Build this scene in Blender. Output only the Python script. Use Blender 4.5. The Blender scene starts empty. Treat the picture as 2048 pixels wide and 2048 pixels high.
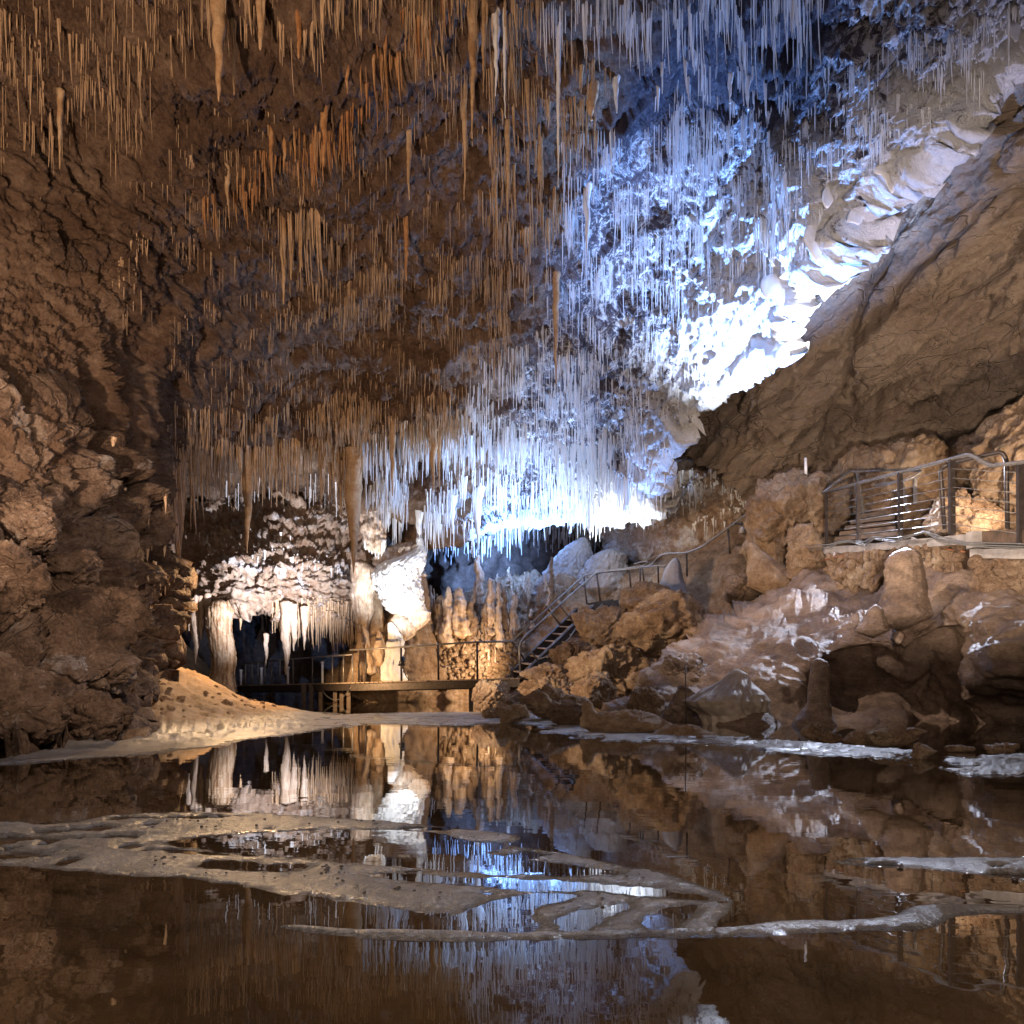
import bpy, bmesh, math, random
import numpy as np
from mathutils import Vector, Matrix
random.seed(7)
SC = bpy.context.scene
COL = SC.collection
F = 1335.0; HZ = 1375.0; HC = 0.47      # focal length in photo pixels, horizon row, camera height above the lake

def P(px, py, d):
    return Vector(((px - 1024.0) / F * d, d, HC + (HZ - py) / F * d))
def PA(px, py, d):
    px = np.asarray(px, float); py = np.asarray(py, float); d = np.asarray(d, float)
    return np.stack([(px - 1024) / F * d, d + 0 * px, HC + (HZ - py) / F * d], -1)
def ground(px, py, z=0.0):
    d = (HC - z) * F / (py - HZ)
    return ((px - 1024) / F * d, d)

# ---------------------------------------------------------------- numpy noise
_rs = np.random.RandomState(11)
_perm = _rs.permutation(512).astype(np.int64)
_g = _rs.normal(size=(512, 3)); _g /= np.linalg.norm(_g, axis=1)[:, None]
def _h(ix, iy, iz):
    return _perm[(_perm[(_perm[ix & 511] + iy) & 511] + iz) & 511]
def perlin(p):
    i = np.floor(p).astype(np.int64); f = p - i
    u = f * f * f * (f * (f * 6 - 15) + 10)
    out = 0
    for dx in (0, 1):
        wx = u[..., 0] if dx else 1 - u[..., 0]
        for dy in (0, 1):
            wy = u[..., 1] if dy else 1 - u[..., 1]
            for dz in (0, 1):
                wz = u[..., 2] if dz else 1 - u[..., 2]
                g = _g[_h(i[..., 0] + dx, i[..., 1] + dy, i[..., 2] + dz)]
                out = out + wx * wy * wz * (g[..., 0] * (f[..., 0] - dx) + g[..., 1] * (f[..., 1] - dy) + g[..., 2] * (f[..., 2] - dz))
    return out * 1.5
def fbm(p, s=1.0, o=4, gain=.5, seed=0):
    p = np.asarray(p, float) * s + seed * 17.31; a = 1; r = 0
    for k in range(o):
        r = r + a * perlin(p); p = p * 2.03 + 5.2; a *= gain
    return r
def ridged(p, s=1.0, o=4, gain=.5, seed=0):
    p = np.asarray(p, float) * s + seed * 13.7; a = 1; r = 0
    for k in range(o):
        r = r + a * (1 - np.abs(perlin(p)) * 2.2); p = p * 2.07 + 3.1; a *= gain
    return r
def worley(p, s=1.0, seed=0):
    """distance to nearest, to second nearest, and a random value per cell"""
    p = np.asarray(p, float) * s + seed * 9.1
    i = np.floor(p).astype(np.int64)
    f1 = np.full(p.shape[:-1], 9.0); f2 = f1.copy(); idv = np.zeros(p.shape[:-1])
    for dx in (-1, 0, 1):
        for dy in (-1, 0, 1):
            for dz in (-1, 0, 1):
                h = _h(i[..., 0] + dx, i[..., 1] + dy, i[..., 2] + dz)
                c = np.stack([i[..., 0] + dx, i[..., 1] + dy, i[..., 2] + dz], -1) + .5 + _g[h] * .5
                d = np.linalg.norm(p - c, axis=-1)
                near = d < f1
                f2 = np.where(near, f1, np.minimum(f2, d)); idv = np.where(near, h / 512.0, idv); f1 = np.where(near, d, f1)
    return f1, f2, idv
def sstep(a, b, x):
    t = np.clip((x - a) / (b - a), 0, 1); return t * t * (3 - 2 * t)

# ---------------------------------------------------------------- 2-D helpers
def sdf(poly, X, Y):
    """signed distance to a closed polygon, positive inside"""
    poly = np.asarray(poly, float); n = len(poly)
    dmin = np.full(X.shape, 1e9); inside = np.zeros(X.shape, bool)
    for k in range(n):
        ax, ay = poly[k]; bx, by = poly[(k + 1) % n]
        ex, ey = bx - ax, by - ay
        t = np.clip(((X - ax) * ex + (Y - ay) * ey) / (ex * ex + ey * ey + 1e-12), 0, 1)
        dmin = np.minimum(dmin, np.hypot(X - ax - t * ex, Y - ay - t * ey))
        if ay != by:
            c = ((ay > Y) != (by > Y)) & (X < (bx - ax) * (Y - ay) / (by - ay) + ax)
            inside ^= c
    return np.where(inside, dmin, -dmin)
def tps(ctrl):
    c = np.asarray(ctrl, float); n = len(c); xy = c[:, :2] / 1000.0
    def U(r2): return r2 * np.log(r2 + 1e-9)
    r2 = ((xy[:, None] - xy[None]) ** 2).sum(-1)
    A = np.zeros((n + 3, n + 3)); A[:n, :n] = U(r2) + np.eye(n) * 1e-4
    A[:n, n] = 1; A[:n, n + 1:] = xy; A[n, :n] = 1; A[n + 1:, :n] = xy.T
    w = np.linalg.solve(A, np.concatenate([c[:, 2], [0, 0, 0]]))
    def f(x, y):
        x = np.asarray(x, float) / 1000.0; y = np.asarray(y, float) / 1000.0
        r = w[n] + w[n + 1] * x + w[n + 2] * y
        for k in range(n):
            r = r + w[k] * U((x - xy[k, 0]) ** 2 + (y - xy[k, 1]) ** 2)
        return r
    return f

# ---------------------------------------------------------------- mesh building
def new_mesh(name, verts, faces, smooth=True):
    me = bpy.data.meshes.new(name)
    verts = np.asarray(verts, np.float32).reshape(-1, 3)
    if isinstance(faces, np.ndarray):
        k = faces.shape[1]; nf = len(faces)
        me.vertices.add(len(verts)); me.vertices.foreach_set('co', verts.ravel())
        me.loops.add(nf * k); me.loops.foreach_set('vertex_index', faces.astype(np.int32).ravel())
        me.polygons.add(nf); me.polygons.foreach_set('loop_start', np.arange(nf, dtype=np.int32) * k)
        me.update(calc_edges=True)
    else:
        me.from_pydata([tuple(v) for v in verts], [], faces)
    me.polygons.foreach_set('use_smooth', np.full(len(me.polygons), bool(smooth)))
    me.validate(); me.update()
    return me
def tag(o, label=None, cat=None, group=None, kind=None):
    if label: o['label'] = label
    if cat: o['category'] = cat
    if group: o['group'] = group
    if kind: o['kind'] = kind
    return o
def link(name, me, mat=None, parent=None, loc=None):
    o = bpy.data.objects.new(name, me); COL.objects.link(o)
    if mat is not None and me is not None: me.materials.append(mat)
    if parent is not None: o.parent = parent
    if loc is not None: o.location = loc
    return o
def empty(name, loc):
    o = bpy.data.objects.new(name, None); COL.objects.link(o); o.location = loc; o.empty_display_size = .1
    return o
class MB:
    """collects verts/faces (world coordinates) for one mesh"""
    def __init__(s): s.v = []; s.f = []
    def add(s, v, f):
        n = len(s.v); s.v += [tuple(a) for a in v]; s.f += [tuple(i + n for i in q) for q in f]
    def box(s, c, size, rot=None):
        sx, sy, sz = [a / 2 for a in size]; R = rot if rot is not None else Matrix.Identity(3)
        b = min(sx, sy, sz) * .12
        vs = []
        for z in (-1, 1):
            for (x, y) in ((-1, -1), (1, -1), (1, 1), (-1, 1)):
                vs.append(Vector(c) + R @ Vector((x * sx, y * sy, z * sz)))
        s.add(vs, [(3, 2, 1, 0), (4, 5, 6, 7), (0, 1, 5, 4), (1, 2, 6, 5), (2, 3, 7, 6), (3, 0, 4, 7)])
    def beam(s, a, b, w, h, up=Vector((0, 0, 1))):
        """rectangular bar from a to b, w across, h along up"""
        a = Vector(a); b = Vector(b); t = (b - a).normalized(); sd = t.cross(up).normalized(); u = sd.cross(t).normalized()
        vs = []
        for p in (a, b):
            for (x, y) in ((-1, -1), (1, -1), (1, 1), (-1, 1)):
                vs.append(p + sd * x * w / 2 + u * y * h / 2)
        s.add(vs, [(3, 2, 1, 0), (4, 5, 6, 7), (0, 1, 5, 4), (1, 2, 6, 5), (2, 3, 7, 6), (3, 0, 4, 7)])
    def tube(s, pts, r, n=8, caps=True):
        pts = [Vector(p) for p in pts]; m = len(pts); rs = r if isinstance(r, (list, tuple)) else [r] * m
        up = Vector((0, 0, 1)); vs = []; fs = []; prev = None
        for k, p in enumerate(pts):
            t = (pts[min(k + 1, m - 1)] - pts[max(k - 1, 0)]).normalized()
            if prev is None:
                x = t.cross(up)
                if x.length < .05: x = t.cross(Vector((1, 0, 0)))
                x.normalize()
            else:
                x = (prev - t * prev.dot(t)).normalized()
            prev = x; y = t.cross(x)
            for i in range(n):
                a = 2 * math.pi * i / n
                vs.append(p + (x * math.cos(a) + y * math.sin(a)) * rs[k])
        for k in range(m - 1):
            for i in range(n):
                j = (i + 1) % n
                fs.append((k * n + i, k * n + j, (k + 1) * n + j, (k + 1) * n + i))
        if caps:
            fs.append(tuple(range(n - 1, -1, -1))); fs.append(tuple((m - 1) * n + i for i in range(n)))
        s.add(vs, fs)
    def build(s, name, mat, parent=None, base=None, smooth=False):
        """mesh object; verts are given in world space; base = origin (world)"""
        org = Vector(parent.location) if parent is not None and base is None else Vector(base or (0, 0, 0))
        vs = [Vector(v) - org for v in s.v]
        me = new_mesh(name, [tuple(v) for v in vs], s.f, smooth)
        o = link(name, me, mat)
        if parent is not None:
            o.parent = parent
        else:
            o.location = org
        return o
def arc_pts(pts, r=.12, n=5):
    """round the inner corners of a polyline"""
    pts = [Vector(p) for p in pts]; out = [pts[0]]
    for k in range(1, len(pts) - 1):
        a, b, c = pts[k - 1], pts[k], pts[k + 1]
        ra = min(r, (a - b).length * .45, (c - b).length * .45)
        p0 = b + (a - b).normalized() * ra; p1 = b + (c - b).normalized() * ra
        for i in range(n + 1):
            t = i / n; out.append(p0 * (1 - t) ** 2 + b * 2 * t * (1 - t) + p1 * t * t)
    out.append(pts[-1]); return out

def smooth_poly(poly, it=2):
    for _ in range(it):
        q = []
        for k in range(len(poly)):
            a = poly[k]; b = poly[(k + 1) % len(poly)]
            q += [(a[0] * .75 + b[0] * .25, a[1] * .75 + b[1] * .25), (a[0] * .25 + b[0] * .75, a[1] * .25 + b[1] * .75)]
        poly = q
    return poly

class Sheet:
    """a rock surface: a grid over directions from the origin, true depths from control points, displaced along its normal"""
    def __init__(s, name, ctrl, x0, x1, y0, y1, step, mat, disp=None, poly=None, edge=0, edge_back=1.0, jag=0, label=None, cat=None, kind='structure', seed=0, hook=None, thick=0):
        s.x0, s.y0, s.st = x0, y0, step
        xs = np.arange(x0, x1 + step, step); ys = np.arange(y0, y1 + step, step)
        s.nx, s.ny = len(xs), len(ys)
        PX, PY = np.meshgrid(xs, ys); s.PX, s.PY = PX, PY
        c = [(a, b, math.log(d)) for a, b, d in ctrl]
        D = np.exp(tps(c)(PX, PY))
        s.D0 = D.copy()
        sd = None
        if poly is not None:
            sd = sdf(smooth_poly(poly, 2), PX, PY)
            q = PA(PX, PY, D)
            if jag: sd = sd + jag * fbm(q, 1.3, 4, .6, seed + 3)
            if edge:
                t = 1 - np.clip(sd / edge, 0, 1)
                D = D + edge_back * (1 - np.sqrt(np.clip(1 - t * t, 0, 1)))
        if hook is not None: D = hook(PX, PY, D)
        V = PA(PX, PY, D)
        gx = np.gradient(V, axis=1); gy = np.gradient(V, axis=0)
        N = np.cross(gx, gy); N /= np.linalg.norm(N, axis=-1)[..., None] + 1e-9
        vd = V - np.array([0, 0, HC]); flip = (N * vd).sum(-1) > 0
        N[flip] *= -1           # towards the inside of the cave
        s.N = N
        if disp is not None:
            V = V + N * disp(V, PX, PY)[..., None]
        s.V = V; s.sd = sd
        idx = np.arange(s.nx * s.ny).reshape(s.ny, s.nx)
        q = np.stack([idx[:-1, :-1], idx[1:, :-1], idx[1:, 1:], idx[:-1, 1:]], -1)
        if sd is not None:
            keep = (sd[:-1, :-1] > 0) & (sd[1:, :-1] > 0) & (sd[1:, 1:] > 0) & (sd[:-1, 1:] > 0)
            q = q[keep]
        q = q.reshape(-1, 4)
        used = np.unique(q); remap = np.full(s.nx * s.ny, -1); remap[used] = np.arange(len(used))
        vv = V.reshape(-1, 3)[used]; qq = remap[q]
        org = np.zeros(3)
        if kind != 'structure':
            org = np.array([vv[:, 0].mean(), vv[:, 1].mean(), vv[:, 2].min()]); vv = vv - org
        me = new_mesh(name, vv, qq)
        s.o = link(name, me, mat, loc=tuple(org))
        tag(s.o, label, cat, None, kind if kind == 'structure' else None)
        s.sc = None
    def at(s, px, py):
        fx = np.clip((px - s.x0) / s.st, 0, s.nx - 1.001); fy = np.clip((py - s.y0) / s.st, 0, s.ny - 1.001)
        i, j = int(fx), int(fy); a, b = fx - i, fy - j
        v = s.V
        return Vector(v[j, i] * (1 - a) * (1 - b) + v[j, i + 1] * a * (1 - b) + v[j + 1, i] * (1 - a) * b + v[j + 1, i + 1] * a * b)
    def inside(s, px, py):
        if s.sd is None: return True
        i = int(np.clip((px - s.x0) / s.st, 0, s.nx - 1)); j = int(np.clip((py - s.y0) / s.st, 0, s.ny - 1))
        return s.sd[j, i] > 0

# ---------------------------------------------------------------- materials
class NT:
    def __init__(s, name):
        s.m = bpy.data.materials.new(name); s.m.use_nodes = True; s.t = s.m.node_tree; s.n = s.t.nodes
        s.b = s.n['Principled BSDF']; s.out = s.n['Material Output']
    def N(s, t, **k):
        n = s.n.new(t)
        for a, b in k.items():
            if a.startswith('i_'):
                key = a[2:]; key = int(key) if key.isdigit() else key.replace('_', ' ')
                n.inputs[key].default_value = b
            else: setattr(n, a, b)
        return n
    def L(s, a, b): s.t.links.new(a, b)
    def ramp(s, fac, stops):
        r = s.n.new('ShaderNodeValToRGB'); e = r.color_ramp.elements
        e[0].position, e[0].color = stops[0][0], (*stops[0][1], 1)
        e[1].position, e[1].color = stops[-1][0], (*stops[-1][1], 1)
        for p, c in stops[1:-1]:
            q = e.new(p); q.color = (*c, 1)
        s.L(fac, r.inputs[0]); return r.outputs[0]
    def mix(s, fac, a, b, mode='MIX'):
        m = s.n.new('ShaderNodeMix'); m.data_type = 'RGBA'; m.blend_type = mode
        if isinstance(fac, (int, float)): m.inputs[0].default_value = fac
        else: s.L(fac, m.inputs[0])
        for k, v in ((6, a), (7, b)):
            if isinstance(v, tuple): m.inputs[k].default_value = (*v, 1)
            else: s.L(v, m.inputs[k])
        return m.outputs[2]
    def math(s, op, a, b=0.0, clamp=False):
        m = s.n.new('ShaderNodeMath'); m.operation = op; m.use_clamp = clamp
        for k, v in ((0, a), (1, b)):
            if isinstance(v, (int, float)): m.inputs[k].default_value = v
            else: s.L(v, m.inputs[k])
        return m.outputs[0]
    def noise(s, vec, scale, detail=8, rough=.6, dist=0.0, typ=None):
        n = s.n.new('ShaderNodeTexNoise'); n.inputs['Scale'].default_value = scale; n.inputs['Detail'].default_value = detail
        n.inputs['Roughness'].default_value = rough; n.inputs['Distortion'].default_value = dist
        if typ: n.noise_type = typ
        if vec is not None: s.L(vec, n.inputs['Vector'])
        return n.outputs[0]
def coords(t, world=True):
    g = t.N('ShaderNodeNewGeometry'); return g.outputs['Position']

def rock(name, cols, scale=1.0, bump=.5, rough=.85, wet=0.0, stretch=None, white=None, fine=1.0, bdist=.05, spec=.3, cracks=0.0, streak=0.0, contrast=1.9):
    """limestone: cols = [(pos,(r,g,b))...] over a broad noise; white=(thresh, colour): calcite coat in patches"""
    t = NT(name); pos = coords(t); vec = pos
    if stretch:
        mp = t.N('ShaderNodeMapping'); mp.inputs['Rotation'].default_value = stretch[1]; mp.inputs['Scale'].default_value = stretch[0]
        t.L(pos, mp.inputs['Vector']); vec = mp.outputs[0]
    n1 = t.noise(vec, .9 * scale, 6, .65, .6)
    n2 = t.noise(vec, 5.5 * scale, 7, .7, .3)
    n3 = t.noise(vec, 30 * scale * fine, 5, .7)
    f = t.math('ADD', t.math('MULTIPLY', n1, .42), t.math('ADD', t.math('MULTIPLY', n2, .33), t.math('MULTIPLY', n3, .25)))
    f = t.math('ADD', t.math('MULTIPLY', t.math('SUBTRACT', f, .5), contrast), .5)
    c = t.ramp(f, cols)
    if white:
        n4 = t.noise(vec, white[2] if len(white) > 2 else 2.0, 8, .75, .5)
        fac = t.math('MULTIPLY', t.math('SUBTRACT', n4, white[0]), 12.0, True)
        c = t.mix(fac, c, white[1])
    if streak:
        mp2 = t.N('ShaderNodeMapping'); mp2.inputs['Scale'].default_value = (9, 9, .6); t.L(pos, mp2.inputs['Vector'])
        n5 = t.noise(mp2.outputs[0], 1.2, 6, .6)
        c = t.mix(t.math('MULTIPLY', t.math('SUBTRACT', .56, n5), 5.0 * streak, True), c, (.22, .11, .045))
    t.L(c, t.b.inputs['Base Color'])
    nf_ = t.noise(vec, 75 * scale * fine, 4, .75)
    h = t.math('ADD', t.math('ADD', t.math('MULTIPLY', n2, .7), t.math('MULTIPLY', n3, .6)), t.math('MULTIPLY', nf_, .28))
    nb = t.noise(vec, 2.2 * scale, 12, .72, .2, 'RIDGED_MULTIFRACTAL') if False else t.noise(vec, 12 * scale, 9, .75, .8)
    h = t.math('ADD', h, t.math('MULTIPLY', nb, .6))
    if cracks:
        v = t.N('ShaderNodeTexVoronoi', feature='DISTANCE_TO_EDGE'); v.inputs['Scale'].default_value = 2.2 * scale
        w = t.N('ShaderNodeMix', data_type='VECTOR'); nn = t.N('ShaderNodeTexNoise'); nn.inputs['Scale'].default_value = 2.0; nn.inputs['Detail'].default_value = 6
        t.L(vec, nn.inputs['Vector']); w.inputs[0].default_value = .28; t.L(vec, w.inputs[4]); t.L(nn.outputs[1], w.inputs[5])
        t.L(w.outputs[1], v.inputs['Vector'])
        cr = t.math('MULTIPLY', t.math('SUBTRACT', .03, v.outputs[0]), 30.0, True)
        h = t.math('SUBTRACT', h, t.math('MULTIPLY', cr, cracks))
    b = t.N('ShaderNodeBump'); b.inputs['Strength'].default_value = bump; b.inputs['Distance'].default_value = bdist
    t.L(h, b.inputs['Height']); t.L(b.outputs[0], t.b.inputs['Normal'])
    t.b.inputs['Specular IOR Level'].default_value = spec
    if wet:
        nw = t.noise(vec, 1.7, 5, .6)
        r = t.N('ShaderNodeMapRange'); r.inputs[1].default_value = .35; r.inputs[2].default_value = .65
        r.inputs[3].default_value = rough; r.inputs[4].default_value = max(.12, rough - wet)
        t.L(nw, r.inputs[0]); t.L(r.outputs[0], t.b.inputs['Roughness'])
    else: t.b.inputs['Roughness'].default_value = rough
    return t.m
def flat_mat(name, col, rough=.5, metal=0.0, var=.15, scale=8, bump=.0, spec=.5):
    t = NT(name); pos = coords(t)
    n = t.noise(pos, scale, 6, .65)
    c1 = tuple(max(0, a * (1 - var * 2)) for a in col); c2 = tuple(min(1, a * (1 + var)) for a in col)
    t.L(t.ramp(n, [(.3, c1), (.65, c2)]), t.b.inputs['Base Color'])
    t.b.inputs['Roughness'].default_value = rough; t.b.inputs['Metallic'].default_value = metal; t.b.inputs['Specular IOR Level'].default_value = spec
    if bump:
        b = t.N('ShaderNodeBump'); b.inputs['Strength'].default_value = bump; b.inputs['Distance'].default_value = .01
        t.L(t.noise(pos, scale * 5, 6, .7), b.inputs['Height']); t.L(b.outputs[0], t.b.inputs['Normal'])
    return t.m
# ================================================================ materials
M = {}
M['brown'] = rock('ceiling_limestone', [(.25, (.075, .04, .022)), (.45, (.17, .10, .06)), (.62, (.30, .20, .13)), (.8, (.42, .31, .22))], 1.0, .9, .85, bdist=.09)
M['ceil'] = None
M['left'] = rock('wall_limestone', [(.28, (.04, .023, .015)), (.46, (.13, .08, .052)), (.58, (.26, .175, .12)), (.75, (.44, .35, .28))], .9, 1.0, .85, bdist=.13, white=(.585, (.42, .37, .34), 1.3), cracks=.5)
M['wallr'] = rock('smooth_wall_limestone', [(.25, (.16, .11, .078)), (.45, (.29, .215, .16)), (.62, (.37, .285, .215)), (.8, (.48, .39, .31))], .8, .9, .85, stretch=((.6, .6, 1.7), (0, .75, 0)), bdist=.14, contrast=1.8, cracks=.5)
M['back'] = rock('far_limestone', [(.25, (.04, .03, .025)), (.5, (.12, .085, .065)), (.8, (.26, .2, .16))], .8, .9, .9, bdist=.1)
M['chamber'] = rock('chamber_limestone', [(.2, (.14, .07, .035)), (.4, (.36, .23, .15)), (.55, (.56, .42, .31)), (.75, (.76, .67, .58))], 1.3, 1.0, .85, white=(.535, (.80, .77, .76), 1.1), cracks=.5, bdist=.07, contrast=1.7)
M['slope'] = rock('wet_flowstone', [(.25, (.045, .026, .017)), (.45, (.15, .10, .07)), (.6, (.27, .19, .135)), (.78, (.40, .30, .22))], 1.1, .75, .6, wet=.32, bdist=.07, spec=.5, stretch=((.8, .8, 1.5), (0, -.35, 0)))
M['tanslope'] = rock('tan_flowstone', [(.25, (.15, .085, .045)), (.45, (.33, .215, .13)), (.6, (.48, .35, .24)), (.78, (.64, .52, .4))], 1.6, 1.0, .8, bdist=.08)
M['boulder'] = rock('boulder_limestone', [(.28, (.12, .065, .035)), (.45, (.28, .18, .11)), (.58, (.42, .30, .20)), (.75, (.62, .50, .38))], 1.6, 1.0, .8, bdist=.08, wet=.25, cracks=.4)
M['darkboulder'] = rock('weathered_boulder_limestone', [(.28, (.045, .025, .015)), (.45, (.13, .08, .05)), (.58, (.23, .15, .10)), (.75, (.42, .33, .26))], 1.4, 1.0, .8, bdist=.09, white=(.60, (.42, .37, .34), 1.7), cracks=.4)
M['sand'] = rock('lake_sand', [(.25, (.2, .12, .065)), (.5, (.36, .235, .14)), (.8, (.5, .36, .23))], 2.0, .7, .7, bdist=.02, fine=2)
M['calcite'] = rock('white_calcite', [(.25, (.6, .56, .52)), (.5, (.8, .79, .78)), (.8, (.86, .86, .86))], 2.2, .6, .5, bdist=.03)
M['cream'] = rock('cream_flowstone', [(.25, (.36, .23, .13)), (.45, (.56, .42, .3)), (.6, (.7, .58, .46)), (.8, (.8, .72, .64))], 1.8, .5, .55, bdist=.03, streak=.6)
M['bell'] = rock('grey_tan_flowstone', [(.25, (.2, .15, .11)), (.5, (.36, .29, .23)), (.8, (.5, .43, .36))], 2.0, .6, .6, wet=.25, bdist=.03)
M['ribcol'] = rock('ribbed_cream_calcite', [(.25, (.30, .17, .08)), (.45, (.5, .35, .21)), (.6, (.62, .48, .34)), (.8, (.72, .6, .47))], 1.8, .5, .6, bdist=.03, streak=1.0)
M['greyflow'] = rock('grey_flowstone', [(.25, (.2, .18, .17)), (.5, (.31, .285, .275)), (.8, (.42, .39, .38))], 2.0, .5, .5, bdist=.02)
M['straw_w'] = flat_mat('white_straw_calcite', (.82, .82, .82), .35, 0, .04, 6)
M['straw_t'] = flat_mat('tan_straw_calcite', (.52, .35, .205), .45, 0, .22, 5)
M['steel'] = flat_mat('galvanised_rail_steel', (.26, .24, .225), .42, .5, .2, 14)
M['darksteel'] = flat_mat('dark_post_steel', (.07, .055, .048), .5, .5, .25, 14)
M['paintsteel'] = flat_mat('black_stair_steel', (.035, .035, .04), .55, .3, .25, 10)
M['timber'] = flat_mat('weathered_timber', (.34, .25, .18), .75, 0, .25, 9, .4)
M['darktimber'] = flat_mat('dark_wet_timber', (.10, .065, .042), .6, 0, .3, 9, .4)
M['concrete'] = flat_mat('grey_concrete', (.33, .30, .28), .8, 0, .2, 6, .5)
M['cable'] = flat_mat('grey_cable_sheath', (.16, .155, .15), .5, 0, .15, 9)
M['copper'] = flat_mat('red_brown_pipe', (.28, .11, .05), .5, 0, .2, 9)
M['black'] = flat_mat('black_lamp_housing', (.02, .02, .022), .4, 0, .1, 9)
M['whitepipe'] = flat_mat('white_plastic_tube', (.8, .8, .82), .4, 0, .05, 9)
M['pebble'] = flat_mat('dark_pebble_stone', (.035, .025, .02), .5, 0, .3, 30)

# ceiling: brown limestone on the left side of the cave, calcite frosting over dark rock on the right
def ceiling_mat():
    t = NT('cave_ceiling_limestone'); pos = coords(t)
    sep = t.N('ShaderNodeSeparateXYZ'); t.L(pos, sep.inputs[0])
    n1 = t.noise(pos, 1.0, 6, .65, .6); n2 = t.noise(pos, 5.0, 8, .72, .5); n3 = t.noise(pos, 26, 5, .7)
    f = t.math('ADD', t.math('MULTIPLY', n1, .42), t.math('ADD', t.math('MULTIPLY', n2, .35), t.math('MULTIPLY', n3, .23)))
    f = t.math('ADD', t.math('MULTIPLY', t.math('SUBTRACT', f, .5), 1.7), .48)
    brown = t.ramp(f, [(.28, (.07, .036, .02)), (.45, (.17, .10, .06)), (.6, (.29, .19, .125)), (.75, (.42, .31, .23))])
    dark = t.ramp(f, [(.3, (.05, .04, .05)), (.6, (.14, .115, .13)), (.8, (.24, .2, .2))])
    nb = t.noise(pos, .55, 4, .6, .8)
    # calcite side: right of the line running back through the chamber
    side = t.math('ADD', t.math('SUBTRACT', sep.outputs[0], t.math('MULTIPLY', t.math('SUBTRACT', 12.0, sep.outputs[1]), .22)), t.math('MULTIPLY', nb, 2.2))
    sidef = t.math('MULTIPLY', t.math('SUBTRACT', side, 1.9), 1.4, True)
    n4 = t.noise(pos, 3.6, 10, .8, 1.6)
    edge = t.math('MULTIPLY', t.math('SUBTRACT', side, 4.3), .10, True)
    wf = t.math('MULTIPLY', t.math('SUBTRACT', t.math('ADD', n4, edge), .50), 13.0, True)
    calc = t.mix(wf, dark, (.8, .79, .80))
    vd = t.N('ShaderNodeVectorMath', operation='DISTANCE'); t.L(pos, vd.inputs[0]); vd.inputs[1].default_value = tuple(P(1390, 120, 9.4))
    hol_shade = t.math('MULTIPLY', t.math('SUBTRACT', t.math('ADD', 1.7, t.math('MULTIPLY', n1, 1.2)), vd.outputs['Value']), 1.6, True)
    calc = t.mix(t.math('MULTIPLY', hol_shade, .92), calc, (.035, .03, .045))  # shade of a ceiling hollow put into the colour around one point
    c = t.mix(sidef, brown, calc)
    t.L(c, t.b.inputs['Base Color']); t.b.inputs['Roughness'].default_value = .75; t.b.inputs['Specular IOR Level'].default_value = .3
    na = t.noise(pos, 11, 9, .76, 1.2)
    nf_ = t.noise(pos, 60, 4, .75)
    h = t.math('ADD', t.math('ADD', t.math('MULTIPLY', n2, .7), t.math('MULTIPLY', na, .9)), t.math('ADD', t.math('MULTIPLY', n3, .5), t.math('MULTIPLY', nf_, .2)))
    b = t.N('ShaderNodeBump'); b.inputs['Strength'].default_value = 1.0; b.inputs['Distance'].default_value = .11
    t.L(h, b.inputs['Height']); t.L(b.outputs[0], t.b.inputs['Normal'])
    return t.m
M['ceil'] = ceiling_mat()

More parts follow.
